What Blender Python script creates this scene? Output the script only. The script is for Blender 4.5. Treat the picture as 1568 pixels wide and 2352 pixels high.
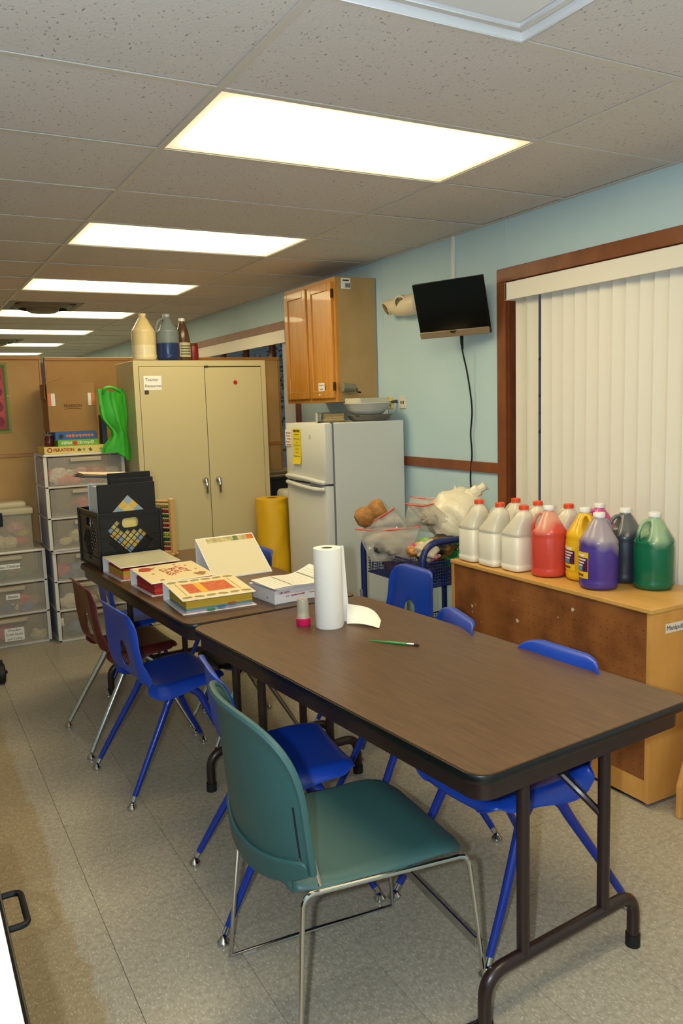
import bpy, bmesh, math, random
from mathutils import Vector, Matrix, noise as mnoise

random.seed(7)
for o in list(bpy.data.objects):
    bpy.data.objects.remove(o, do_unlink=True)
SC = bpy.context.scene
COL = SC.collection
PI = math.pi


def R(d):
    return math.radians(d)


# ------------------------------------------------------------------ camera
ZC = 1.52
yaw, pit, rol = R(28.556), R(-7.613), R(-1.806)
FWD = Vector((math.sin(yaw) * math.cos(pit), math.cos(yaw) * math.cos(pit), math.sin(pit)))
r0 = Vector((math.cos(yaw), -math.sin(yaw), 0))
u0 = r0.cross(FWD)
RIGHT = math.cos(rol) * r0 + math.sin(rol) * u0
UP = -math.sin(rol) * r0 + math.cos(rol) * u0
cam_d = bpy.data.cameras.new('camera')
cam_d.sensor_fit = 'VERTICAL'
cam_d.sensor_height = 36.0
cam_d.sensor_width = 24.0
cam_d.lens = 1863.3 / 2352 * 36
cam_d.clip_start = 0.02
cam_d.clip_end = 200
cam = bpy.data.objects.new('camera', cam_d)
COL.objects.link(cam)
mw = Matrix.Identity(4)
for i in range(3):
    mw[i][0], mw[i][1], mw[i][2] = RIGHT[i], UP[i], -FWD[i]
mw[2][3] = ZC
cam.matrix_world = mw
SC.camera = cam

# ------------------------------------------------------------------ world, flash, exposure
w = bpy.data.worlds.new('world')
SC.world = w
w.use_nodes = True
w.node_tree.nodes['Background'].inputs[0].default_value = (0.30, 0.40, 0.46, 1)
w.node_tree.nodes['Background'].inputs[1].default_value = 0.35
fl_d = bpy.data.lights.new('camera_flash', 'POINT')
fl_d.energy = 108
fl_d.color = (0.82, 0.92, 1.0)
fl_d.shadow_soft_size = 0.02
fl = bpy.data.objects.new('camera_flash', fl_d)
COL.objects.link(fl)
fl.location = Vector((0, 0, ZC)) - 0.10 * RIGHT + 0.015 * UP - 0.02 * FWD
PANEL_STRENGTH = 11.0
PANEL_COLOR = (1.0, 0.83, 0.48)
SC.view_settings.view_transform = 'Standard'
SC.view_settings.look = 'None'
SC.view_settings.gamma = 1
SC.view_settings.use_curve_mapping = False
SC.view_settings.exposure = 0.25


# ------------------------------------------------------------------ helpers: materials
def lin(c):
    def f(v):
        v /= 255.0
        return v / 12.92 if v <= 0.04045 else ((v + 0.055) / 1.055) ** 2.4
    return (f(c[0]), f(c[1]), f(c[2]), 1)


MATS = {}


def nodes_of(m):
    return m.node_tree.nodes, m.node_tree.links


def base_mat(name):
    m = bpy.data.materials.new(name)
    m.use_nodes = True
    MATS[name] = m
    N, L = nodes_of(m)
    return m, N, L, N['Principled BSDF'], N['Material Output']


def mat(name, c, rough=0.5, metal=0.0, c2=None, nscale=8.0, nlo=.4, nhi=.6, bump=0.0, bscale=60.0, see=0.0, spec=0.5,
        stretch=None, coords='Object', coat=0.0, detail=3.0):
    if name in MATS:
        return MATS[name]
    m, N, L, b, out = base_mat(name)
    b.inputs['Roughness'].default_value = rough
    b.inputs['Metallic'].default_value = metal
    b.inputs['Specular IOR Level'].default_value = spec
    b.inputs['Coat Weight'].default_value = coat
    b.inputs['Base Color'].default_value = lin(c)
    if c2 is not None or bump:
        tc = N.new('ShaderNodeTexCoord')
        mp = N.new('ShaderNodeMapping')
        if stretch:
            mp.inputs['Scale'].default_value = stretch
        L.new(tc.outputs[coords], mp.inputs[0])
        if c2 is not None:
            no = N.new('ShaderNodeTexNoise')
            no.inputs['Scale'].default_value = nscale
            no.inputs['Detail'].default_value = detail
            rp = N.new('ShaderNodeValToRGB')
            rp.color_ramp.elements[0].color = lin(c)
            rp.color_ramp.elements[0].position = nlo
            rp.color_ramp.elements[1].color = lin(c2)
            rp.color_ramp.elements[1].position = nhi
            L.new(mp.outputs[0], no.inputs['Vector'])
            L.new(no.outputs['Fac'], rp.inputs[0])
            L.new(rp.outputs[0], b.inputs['Base Color'])
        if bump:
            n2 = N.new('ShaderNodeTexNoise')
            n2.inputs['Scale'].default_value = bscale
            bp = N.new('ShaderNodeBump')
            bp.inputs['Strength'].default_value = bump
            bp.inputs['Distance'].default_value = 0.01
            L.new(mp.outputs[0], n2.inputs['Vector'])
            L.new(n2.outputs['Fac'], bp.inputs['Height'])
            L.new(bp.outputs[0], b.inputs['Normal'])
    if see > 0:
        tr = N.new('ShaderNodeBsdfTransparent')
        mx = N.new('ShaderNodeMixShader')
        mx.inputs[0].default_value = see
        L.new(b.outputs[0], mx.inputs[1])
        L.new(tr.outputs[0], mx.inputs[2])
        L.new(mx.outputs[0], out.inputs['Surface'])
    return m


def wood(name, c1, c2, stretch=(1, 1, 12), scale=3.0, rough=0.4, coords='Object', coat=0.0, lo=.3, hi=.7):
    if name in MATS:
        return MATS[name]
    m = mat(name, c1, rough=rough, c2=c2, nscale=scale, nlo=lo, nhi=hi, stretch=stretch, coords=coords, coat=coat, detail=6.0)
    return m


# ------------------------------------------------------------------ helpers: geometry
class B:
    """collects shapes for ONE mesh object"""

    def __init__(self):
        self.bm = bmesh.new()

    def _join(self, t, M=None):
        if M is not None:
            bmesh.ops.transform(t, matrix=M, verts=t.verts)
        me = bpy.data.meshes.new('tmp')
        t.to_mesh(me)
        t.free()
        self.bm.from_mesh(me)
        bpy.data.meshes.remove(me)
        return self

    def box(self, x0, x1, y0, y1, z0, z1, bevel=0.0, seg=2, M=None):
        t = bmesh.new()
        bmesh.ops.create_cube(t, size=1)
        for v in t.verts:
            v.co = Vector(((x0 + x1) / 2 + v.co.x * (x1 - x0), (y0 + y1) / 2 + v.co.y * (y1 - y0), (z0 + z1) / 2 + v.co.z * (z1 - z0)))
        if bevel:
            bmesh.ops.bevel(t, geom=list(t.edges), offset=bevel, segments=seg, affect='EDGES', profile=0.5)
        return self._join(t, M)

    def cyl(self, p0, p1, ra, rb=None, n=16, caps=True):
        p0, p1 = Vector(p0), Vector(p1)
        rb = ra if rb is None else rb
        return self.tube([p0, p1], [ra, rb], n, caps)

    def tube(self, pts, r, n=10, caps=True, closed=False):
        pts = [Vector(p) for p in pts]
        if not isinstance(r, (list, tuple)):
            r = [r] * len(pts)
        bm = self.bm
        rings = []
        prev = None
        k = len(pts)
        for i, p in enumerate(pts):
            if closed:
                t = pts[(i + 1) % k] - pts[(i - 1) % k]
            else:
                a = pts[max(i - 1, 0)]
                b = pts[min(i + 1, k - 1)]
                t = b - a
            t.normalize()
            if prev is None:
                ref = Vector((0, 0, 1)) if abs(t.z) < .9 else Vector((1, 0, 0))
                nrm = t.cross(ref).normalized()
            else:
                nrm = (prev - t * prev.dot(t)).normalized()
            prev = nrm
            bn = t.cross(nrm)
            ring = [bm.verts.new(p + r[i] * (math.cos(a) * nrm + math.sin(a) * bn)) for a in [2 * PI * j / n for j in range(n)]]
            rings.append(ring)
        for i in range(k if closed else k - 1):
            A, C = rings[i], rings[(i + 1) % k]
            for j in range(n):
                bm.faces.new((A[j], A[(j + 1) % n], C[(j + 1) % n], C[j]))
        if caps and not closed:
            bm.faces.new(rings[0][::-1])
            bm.faces.new(rings[-1])
        return self

    def lathe(self, prof, n=24, at=(0, 0, 0), M=None, fn=None):
        """prof list of (r,z); fn(theta,z,r)->(x,y) optional"""
        t = bmesh.new()
        rings = []
        for (r, z) in prof:
            if r < 1e-6:
                rings.append([t.verts.new((0, 0, z))])
            else:
                ring = []
                for j in range(n):
                    th = 2 * PI * j / n
                    x, y = (r * math.cos(th), r * math.sin(th)) if fn is None else fn(th, z, r)
                    ring.append(t.verts.new((x, y, z)))
                rings.append(ring)
        for a, b in zip(rings[:-1], rings[1:]):
            if len(a) == 1 and len(b) == 1:
                continue
            for j in range(n):
                if len(a) == 1:
                    t.faces.new((a[0], b[j], b[(j + 1) % n]))
                elif len(b) == 1:
                    t.faces.new((a[j], a[(j + 1) % n], b[0]))
                else:
                    t.faces.new((a[j], a[(j + 1) % n], b[(j + 1) % n], b[j]))
        bmesh.ops.recalc_face_normals(t, faces=t.faces)
        bmesh.ops.translate(t, vec=Vector(at), verts=t.verts)
        return self._join(t, M)

    def prism(self, pts, d, M=None, bevel=0.0):
        """2d polygon in local XY extruded from z=0 to z=d"""
        t = bmesh.new()
        lo = [t.verts.new((x, y, 0)) for x, y in pts]
        hi = [t.verts.new((x, y, d)) for x, y in pts]
        n = len(pts)
        t.faces.new(lo[::-1])
        t.faces.new(hi)
        for i in range(n):
            t.faces.new((lo[i], lo[(i + 1) % n], hi[(i + 1) % n], hi[i]))
        bmesh.ops.recalc_face_normals(t, faces=t.faces)
        if bevel:
            es = [e for e in t.edges if e.calc_face_angle(0) > .6]
            bmesh.ops.bevel(t, geom=es, offset=bevel, segments=2, affect='EDGES', profile=.5)
        return self._join(t, M)

    def sphere(self, c, r, n=12, sc=(1, 1, 1)):
        t = bmesh.new()
        bmesh.ops.create_uvsphere(t, u_segments=n, v_segments=max(6, n // 2 + 1), radius=1)
        for v in t.verts:
            v.co = Vector((c[0] + v.co.x * r * sc[0], c[1] + v.co.y * r * sc[1], c[2] + v.co.z * r * sc[2]))
        return self._join(t)

    def quad(self, a, b, c, d):
        vs = [self.bm.verts.new(p) for p in (a, b, c, d)]
        self.bm.faces.new(vs)
        return self

    def mesh(self, smooth=35):
        me = bpy.data.meshes.new('m')
        self.bm.to_mesh(me)
        self.bm.free()
        if smooth:
            me.polygons.foreach_set('use_smooth', [True] * len(me.polygons))
            me.set_sharp_from_angle(angle=R(smooth))
        return me

    def done(self, name, m, parent=None, smooth=35, label=None):
        return link(name, self.mesh(smooth), m, parent, label)


def link(name, me, m, parent=None, label=None):
    o = bpy.data.objects.new(name, me)
    me.name = name
    if m is not None:
        if len(me.materials) == 0:
            me.materials.append(m)
    COL.objects.link(o)
    if parent is not None:
        o.parent = parent
    if label:
        o['label'] = label
    return o


def bake(o):
    """apply modifiers"""
    dg = bpy.context.evaluated_depsgraph_get()
    dg.update()
    me = bpy.data.meshes.new_from_object(o.evaluated_get(dg))
    o.modifiers.clear()
    old = o.data
    o.data = me
    me.name = o.name
    return o


def thing(name, label, cat, loc=(0, 0, 0), rz=0.0, group=None, scale=None):
    o = bpy.data.objects.new(name, None)
    o.empty_display_size = .05
    COL.objects.link(o)
    o.location = loc
    o.rotation_euler = (0, 0, R(rz))
    if scale:
        o.scale = (scale,) * 3
    return tag(o, label, cat, group)


def tag(o, label=None, cat=None, group=None, kind=None):
    if label:
        o['label'] = label
    if cat:
        o['category'] = cat
    if group:
        o['group'] = group
    if kind:
        o['kind'] = kind
    return o


def struct(o):
    o['kind'] = 'structure'
    return o


def dup(root, loc, rz, label=None, group=None, scale=None):
    c = root.copy()
    COL.objects.link(c)
    c.location = loc
    c.rotation_euler = (0, 0, R(rz))
    if scale:
        c.scale = (scale,) * 3
    if label:
        c['label'] = label
    if group:
        c['group'] = group
    for ch in list(root.children):
        d = ch.copy()
        COL.objects.link(d)
        d.parent = c
        for g in list(ch.children):
            e = g.copy()
            COL.objects.link(e)
            e.parent = d
    return c


def cat_rom(pts, k=6):
    P = [Vector(p) for p in pts]
    out = []
    for i in range(len(P) - 1):
        p0 = P[max(i - 1, 0)]
        p1, p2 = P[i], P[i + 1]
        p3 = P[min(i + 2, len(P) - 1)]
        for j in range(k):
            t = j / k
            out.append(.5 * ((2 * p1) + (p2 - p0) * t + (2 * p0 - 5 * p1 + 4 * p2 - p3) * t * t + (3 * p1 - p0 - 3 * p2 + p3) * t ** 3))
    out.append(P[-1])
    return out


def fillet(pts, r, k=5):
    """polyline with rounded corners"""
    P = [Vector(p) for p in pts]
    out = [P[0]]
    for i in range(1, len(P) - 1):
        a = (P[i - 1] - P[i])
        b = (P[i + 1] - P[i])
        rr = min(r, a.length * .49, b.length * .49)
        a.normalize()
        b.normalize()
        s, e = P[i] + a * rr, P[i] + b * rr
        for j in range(k + 1):
            t = j / k
            out.append((1 - t) ** 2 * s + 2 * t * (1 - t) * P[i] + t * t * e)
    out.append(P[-1])
    return out


def text_mesh(s, size, align='CENTER', depth=0.0003, bold=0.0):
    cu = bpy.data.curves.new('t', 'FONT')
    cu.body = s
    cu.size = size
    cu.align_x = align
    cu.align_y = 'CENTER'
    cu.extrude = depth
    cu.offset = bold
    o = bpy.data.objects.new('t', cu)
    COL.objects.link(o)
    dg = bpy.context.evaluated_depsgraph_get()
    me = bpy.data.meshes.new_from_object(o.evaluated_get(dg))
    bpy.data.objects.remove(o)
    return me


def lettering(s, size, m, parent, M, align='CENTER', bold=0.0, name='lettering'):
    """text reading in local XY of M (x = reading direction, y = up)"""
    me = text_mesh(s, size, align, bold=bold)
    me.transform(M)
    me.materials.clear()
    return link(name, me, m, parent)


def frame_M(o, x, y):
    """matrix with origin o, local X dir x, local Y dir y"""
    x = Vector(x).normalized()
    y = Vector(y).normalized()
    z = x.cross(y)
    M = Matrix.Identity(4)
    for i in range(3):
        M[i][0], M[i][1], M[i][2], M[i][3] = x[i], y[i], z[i], o[i]
    return M


def plate(outer, holes, d, M=None):
    """flat plate with holes (2d poly curves filled and extruded)"""
    cu = bpy.data.curves.new('p', 'CURVE')
    cu.dimensions = '2D'
    cu.fill_mode = 'BOTH'
    cu.extrude = d / 2
    for pts in [outer] + holes:
        sp = cu.splines.new('POLY')
        sp.points.add(len(pts) - 1)
        for p, q in zip(sp.points, pts):
            p.co = (q[0], q[1], 0, 1)
        sp.use_cyclic_u = True
    o = bpy.data.objects.new('p', cu)
    COL.objects.link(o)
    dg = bpy.context.evaluated_depsgraph_get()
    me = bpy.data.meshes.new_from_object(o.evaluated_get(dg))
    bpy.data.objects.remove(o)
    if M is not None:
        me.transform(M)
    return me


def rrect(x0, x1, y0, y1, r, k=5):
    out = []
    for cx, cy, a0 in ((x1 - r, y1 - r, 0), (x0 + r, y1 - r, 90), (x0 + r, y0 + r, 180), (x1 - r, y0 + r, 270)):
        for j in range(k + 1):
            a = R(a0 + 90 * j / k)
            out.append((cx + r * math.cos(a), cy + r * math.sin(a)))
    return out


def grid_mesh(nu, nv, f, name='g', skip=None):
    """f(u,v)->Vector, u,v in 0..1"""
    bm = bmesh.new()
    V = [[bm.verts.new(f(i / nu, j / nv)) for i in range(nu + 1)] for j in range(nv + 1)]
    for j in range(nv):
        for i in range(nu):
            if skip and skip((i + .5) / nu, (j + .5) / nv):
                continue
            bm.faces.new((V[j][i], V[j][i + 1], V[j + 1][i + 1], V[j + 1][i]))
    loose = [v for v in bm.verts if not v.link_faces]
    bmesh.ops.delete(bm, geom=loose, context='VERTS')
    me = bpy.data.meshes.new(name)
    bm.to_mesh(me)
    bm.free()
    me.polygons.foreach_set('use_smooth', [True] * len(me.polygons))
    return me


def solid(o, t, off=-1, sub=0):
    md = o.modifiers.new('s', 'SOLIDIFY')
    md.thickness = t
    md.offset = off
    if sub:
        ms = o.modifiers.new('u', 'SUBSURF')
        ms.levels = sub
        ms.render_levels = sub
    bake(o)
    o.data.polygons.foreach_set('use_smooth', [True] * len(o.data.polygons))
    o.data.set_sharp_from_angle(angle=R(50))
    return o


# ------------------------------------------------------------------ materials used widely
def floor_material():
    m, N, L, b, out = base_mat('vinyl_tile')
    geo = N.new('ShaderNodeNewGeometry')
    info = N.new('ShaderNodeObjectInfo')
    # flecks
    mp = N.new('ShaderNodeMapping')
    mp.inputs['Scale'].default_value = (1, 1, 1)
    L.new(geo.outputs['Position'], mp.inputs[0])
    base = N.new('ShaderNodeTexNoise')
    base.inputs['Scale'].default_value = 55
    base.inputs['Detail'].default_value = 5
    base.inputs['Roughness'].default_value = .7
    L.new(mp.outputs[0], base.inputs['Vector'])
    r1 = N.new('ShaderNodeValToRGB')
    e = r1.color_ramp.elements
    e[0].position, e[0].color = .30, lin((140, 131, 113))
    e[1].position, e[1].color = .72, lin((176, 168, 150))
    L.new(base.outputs['Fac'], r1.inputs[0])
    fl = N.new('ShaderNodeTexNoise')
    fl.inputs['Scale'].default_value = 220
    fl.inputs['Detail'].default_value = 2
    mp2 = N.new('ShaderNodeMapping')
    mp2.inputs['Scale'].default_value = (1, .33, 1)
    mp2.inputs['Rotation'].default_value = (0, 0, .6)
    L.new(geo.outputs['Position'], mp2.inputs[0])
    L.new(mp2.outputs[0], fl.inputs['Vector'])
    r2 = N.new('ShaderNodeValToRGB')
    r2.color_ramp.elements[0].position = .585
    r2.color_ramp.elements[1].position = .66
    L.new(fl.outputs['Fac'], r2.inputs[0])
    mx = N.new('ShaderNodeMix')
    mx.data_type = 'RGBA'
    mx.inputs['B'].default_value = lin((192, 185, 168))
    L.new(r2.outputs[0], mx.inputs['Factor'])
    L.new(r1.outputs[0], mx.inputs['A'])
    # old wax, yellowed, with a ragged edge along the cabinets
    sep = N.new('ShaderNodeSeparateXYZ')
    L.new(geo.outputs['Position'], sep.inputs[0])
    en = N.new('ShaderNodeTexNoise')
    en.inputs['Scale'].default_value = 5
    L.new(geo.outputs['Position'], en.inputs['Vector'])
    ma = N.new('ShaderNodeMath')
    ma.operation = 'MULTIPLY_ADD'
    ma.inputs[1].default_value = .14
    L.new(en.outputs['Fac'], ma.inputs[0])
    L.new(sep.outputs[0], ma.inputs[2])
    rr = N.new('ShaderNodeMapRange')
    rr.inputs['From Min'].default_value = .385
    rr.inputs['From Max'].default_value = .408
    rr.inputs['To Min'].default_value = .55
    rr.inputs['To Max'].default_value = 0
    L.new(ma.outputs[0], rr.inputs['Value'])
    mx2 = N.new('ShaderNodeMix')
    mx2.data_type = 'RGBA'
    mx2.blend_type = 'MULTIPLY'
    mx2.inputs['B'].default_value = (.78, .58, .27, 1)
    L.new(rr.outputs[0], mx2.inputs['Factor'])
    L.new(mx.outputs['Result'], mx2.inputs['A'])
    # tile to tile
    hv = N.new('ShaderNodeHueSaturation')
    mr = N.new('ShaderNodeMapRange')
    mr.inputs['To Min'].default_value = .95
    mr.inputs['To Max'].default_value = 1.05
    L.new(info.outputs['Random'], mr.inputs['Value'])
    L.new(mr.outputs[0], hv.inputs['Value'])
    L.new(mx2.outputs['Result'], hv.inputs['Color'])
    L.new(hv.outputs[0], b.inputs['Base Color'])
    b.inputs['Roughness'].default_value = .32
    b.inputs['Specular IOR Level'].default_value = .45
    bp = N.new('ShaderNodeBump')
    bp.inputs['Strength'].default_value = .06
    wv = N.new('ShaderNodeTexNoise')
    wv.inputs['Scale'].default_value = 9
    L.new(geo.outputs['Position'], wv.inputs['Vector'])
    L.new(wv.outputs['Fac'], bp.inputs['Height'])
    L.new(bp.outputs[0], b.inputs['Normal'])
    return m


def ceiling_material():
    m, N, L, b, out = base_mat('acoustic_tile')
    geo = N.new('ShaderNodeNewGeometry')
    vo = N.new('ShaderNodeTexNoise')
    vo.inputs['Scale'].default_value = 120
    vo.inputs['Detail'].default_value = 1
    mp = N.new('ShaderNodeMapping')
    mp.inputs['Scale'].default_value = (1, .6, 1)
    L.new(geo.outputs['Position'], mp.inputs[0])
    L.new(mp.outputs[0], vo.inputs['Vector'])
    rp = N.new('ShaderNodeValToRGB')
    rp.color_ramp.elements[0].position = .27
    rp.color_ramp.elements[0].color = lin((158, 150, 144))
    rp.color_ramp.elements[1].position = .32
    rp.color_ramp.elements[1].color = lin((214, 207, 203))
    L.new(vo.outputs['Fac'], rp.inputs[0])
    info = N.new('ShaderNodeObjectInfo')
    hv = N.new('ShaderNodeHueSaturation')
    mr = N.new('ShaderNodeMapRange')
    mr.inputs['To Min'].default_value = .96
    mr.inputs['To Max'].default_value = 1.03
    L.new(info.outputs['Random'], mr.inputs['Value'])
    L.new(mr.outputs[0], hv.inputs['Value'])
    L.new(rp.outputs[0], hv.inputs['Color'])
    L.new(hv.outputs[0], b.inputs['Base Color'])
    b.inputs['Roughness'].default_value = .95
    b.inputs['Specular IOR Level'].default_value = .1
    bp = N.new('ShaderNodeBump')
    bp.inputs['Strength'].default_value = .35
    bp.inputs['Distance'].default_value = .004
    L.new(vo.outputs['Fac'], bp.inputs['Height'])
    L.new(bp.outputs[0], b.inputs['Normal'])
    return m


VINYL = floor_material()
ACOUSTIC = ceiling_material()
GROUT = mat('tile_bed', (70, 60, 45), .9)
GRIDW = mat('grid_white', (205, 198, 188), .45)
BLUEWALL = mat('blue_wall', (186, 212, 219), .6, c2=(190, 215, 222), nscale=2.0, bump=.05, bscale=180, coords='Object')
DARKWOOD = wood('stained_trim', (112, 58, 24), (136, 76, 34), stretch=(3, 1.5, 1), scale=6, rough=.4)
WHITEP = mat('white_plastic', (232, 228, 218), .4)
CREAMV = mat('blind_vinyl', (226, 220, 206), .5)
BLACKP = mat('black_plastic', (9, 9, 10), .3, spec=.35)
BLACKM = mat('black_matte', (20, 20, 21), .7)
CHROME = mat('chrome', (200, 198, 190), .16, metal=1.0)
PAPERW = mat('white_paper', (236, 232, 222), .7)
INK = mat('dark_ink', (50, 48, 46), .7)
TAN = mat('fibreboard', (196, 152, 92), .75, c2=(206, 163, 102), nscale=3, bump=.04, bscale=220)
GLASSM = mat('window_glass', (30, 36, 38), .04, see=.55)

# ------------------------------------------------------------------ floor
XW, XL, YB, YF, HC = 2.86, -3.0, -1.6, 16.0, 2.434
floor = struct(B().box(XL, XW, YB, YF, -.06, -.003).done('floor', GROUT, smooth=0))
TS = .3048
g = .0006
tm = B().box(-TS / 2 + g, TS / 2 - g, -TS / 2 + g, TS / 2 - g, -.0029, 0.0, bevel=.0004, seg=1).mesh(0)
tm.materials.append(VINYL)
rest = B()
near_tiles = []
for i in range(-12, 9):
    for j in range(-12, 50):
        x0, y0 = .417 + i * TS, 1.775 + j * TS
        cx, cy = x0 + TS / 2, y0 + TS / 2
        if cx < XL + .15 or cy < YB + .15 or cy > YF - .15:
            continue
        x1 = min(x0 + TS, XW)
        if x1 - x0 < .02:
            continue
        dep = Vector((cx, cy, -ZC)).dot(FWD)
        sx = Vector((cx, cy, -ZC)).dot(RIGHT) / max(dep, .01) * 1863
        sy = Vector((cx, cy, -ZC)).dot(UP) / max(dep, .01) * 1863
        vis = dep > .5 and abs(sx) < 950 and abs(sy) < 1500 and cy < 6.1 and x1 - x0 > .3
        if vis:
            near_tiles.append((cx, cy))
        else:
            rest.box(x0 + g, x1 - g, y0 + g, y0 + TS - g, -.0029, 0)
near_tiles.sort(key=lambda p: p[0] ** 2 + p[1] ** 2)
for cx, cy in near_tiles[:300]:
    o = bpy.data.objects.new('floor_tile', tm)
    COL.objects.link(o)
    o.location = (cx, cy, 0)
    o.parent = floor
for cx, cy in near_tiles[300:]:
    rest.box(cx - TS / 2 + g, cx + TS / 2 - g, cy - TS / 2 + g, cy + TS / 2 - g, -.0029, 0)
tag(rest.done('floor_tile_field', VINYL, floor, 0), kind='stuff')

# ------------------------------------------------------------------ ceiling with lay-in grid
ceiling = struct(B().box(XL, XW, YB, YF, HC + .12, HC + .16).done('ceiling', GRIDW, smooth=0))
CX0, CY0, PX, PY = .916, 2.343, 1.2192, .6096
xs = [XL] + [CX0 + k * PX for k in range(-3, 2)] + [XW]
rows = list(range(-6, 23))
LIGHT_ROWS = [-3, 0, 3, 6, 9, 12, 15, 18, 21]
DIFF_ROWS = [-2, 8, 14]
tile_cache = {}
for ci in range(len(xs) - 1):
    x0, x1 = xs[ci], xs[ci + 1]
    for k in rows:
        y0, y1 = CY0 + k * PY, CY0 + (k + 1) * PY
        y0, y1 = max(y0, YB), min(y1, YF)
        if y1 - y0 < .05 or x1 - x0 < .05:
            continue
        islight = abs(x0 - CX0) < .01 and k in LIGHT_ROWS
        if islight:
            continue
        a0 = x0
        if abs(x0 - CX0) < .01 and k in DIFF_ROWS:
            a0 = x0 + .61
        key = (round(x1 - a0, 3), round(y1 - y0, 3))
        if key not in tile_cache:
            me = B().box(-key[0] / 2 + .003, key[0] / 2 - .003, -key[1] / 2 + .003, key[1] / 2 - .003, 0, .015, bevel=.002, seg=1).mesh(0)
            me.materials.append(ACOUSTIC)
            tile_cache[key] = me
        o = bpy.data.objects.new('ceiling_tile', tile_cache[key])
        COL.objects.link(o)
        o.location = ((a0 + x1) / 2, (y0 + y1) / 2, HC + .0035 + random.uniform(0, .002))
        o.parent = ceiling
for x in xs[1:-1]:
    B().box(x - .012, x + .012, YB, YF, HC, HC + .0035).box(x - .0015, x + .0015, YB, YF, HC + .003, HC + .035).done('grid_runner', GRIDW, ceiling, 0)
for k in rows:
    y = CY0 + k * PY
    if y < YB:
        continue
    B().box(XL, XW, y - .012, y + .012, HC + .0002, HC + .0034).box(XL, XW, y - .0015, y + .0015, HC + .003, HC + .035).done('cross_tee', GRIDW, ceiling, 0)
B().box(XW - .022, XW, YB, YF, HC - .001, HC + .003).box(XW - .0015, XW, YB, YF, HC, HC + .03).done('wall_angle', GRIDW, ceiling, 0)


def lens_material():
    m, N, L, b, out = base_mat('lit_lens')
    tc = N.new('ShaderNodeTexCoord')
    sep = N.new('ShaderNodeSeparateXYZ')
    L.new(tc.outputs['Generated'], sep.inputs[0])

    def edge(sock, wd):
        # 0 at the lens edge, 1 over the tubes
        s = N.new('ShaderNodeMath'); s.operation = 'SUBTRACT'; s.inputs[1].default_value = .5
        L.new(sock, s.inputs[0])
        a = N.new('ShaderNodeMath'); a.operation = 'ABSOLUTE'
        L.new(s.outputs[0], a.inputs[0])
        r = N.new('ShaderNodeMapRange')
        r.interpolation_type = 'SMOOTHSTEP'
        r.inputs['From Min'].default_value = .5
        r.inputs['From Max'].default_value = .5 - wd
        L.new(a.outputs[0], r.inputs['Value'])
        return r.outputs[0]
    ex, ey = edge(sep.outputs[0], .13), edge(sep.outputs[1], .20)
    mu = N.new('ShaderNodeMath'); mu.operation = 'MULTIPLY'
    L.new(ex, mu.inputs[0]); L.new(ey, mu.inputs[1])
    mr = N.new('ShaderNodeMapRange')
    mr.inputs['To Min'].default_value = .85
    mr.inputs['To Max'].default_value = PANEL_STRENGTH
    L.new(mu.outputs[0], mr.inputs['Value'])
    em = N.new('ShaderNodeEmission')
    em.inputs[0].default_value = (*PANEL_COLOR, 1)
    L.new(mr.outputs[0], em.inputs[1])
    L.new(em.outputs[0], out.inputs['Surface'])
    return m


LENS = lens_material()
names = {-3: 'lit fluorescent ceiling panel behind the camera', 0: 'largest glowing ceiling light panel, nearest the camera',
         3: 'second glowing ceiling light panel from the camera', 6: 'third glowing ceiling light panel, left of the wall cabinet',
         9: 'fourth glowing ceiling panel, partly behind the round air diffuser', 12: 'fifth glowing ceiling panel, a thin strip beyond the diffuser',
         15: 'sixth glowing ceiling panel far down the room', 18: 'farthest glowing strip of ceiling light just above the divider', 21: 'last ceiling light panel at the far wall'}
for k in LIGHT_ROWS:
    y0 = CY0 + k * PY
    t = thing('ceiling_light', names[k], 'ceiling light', (CX0 + PX / 2, y0 + PY / 2, HC + .0045), 0, 'fluorescent ceiling panels in a row')
    hx, hy = PX / 2 - .0105, PY / 2 - .0105
    fr = B()
    for (a, b_, c, d) in ((-hx, hx, -hy, -hy + .004), (-hx, hx, hy - .004, hy), (-hx, -hx + .004, -hy, hy), (hx - .004, hx, -hy, hy)):
        fr.box(a, b_, c, d, 0, .05)
    fr.box(-hx, hx, -hy, hy, .05, .055)
    fr.done('frame', GRIDW, t, 0)
    B().box(-hx + .004, hx - .004, -hy + .004, hy - .004, .0, .003).done('diffuser', LENS, t, 0)

VENTW = mat('vent_white', (222, 222, 224), .4)
VENTG = mat('vent_grey', (120, 108, 84), .5)
DARKG = mat('dark_void', (14, 13, 12), .9)


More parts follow.
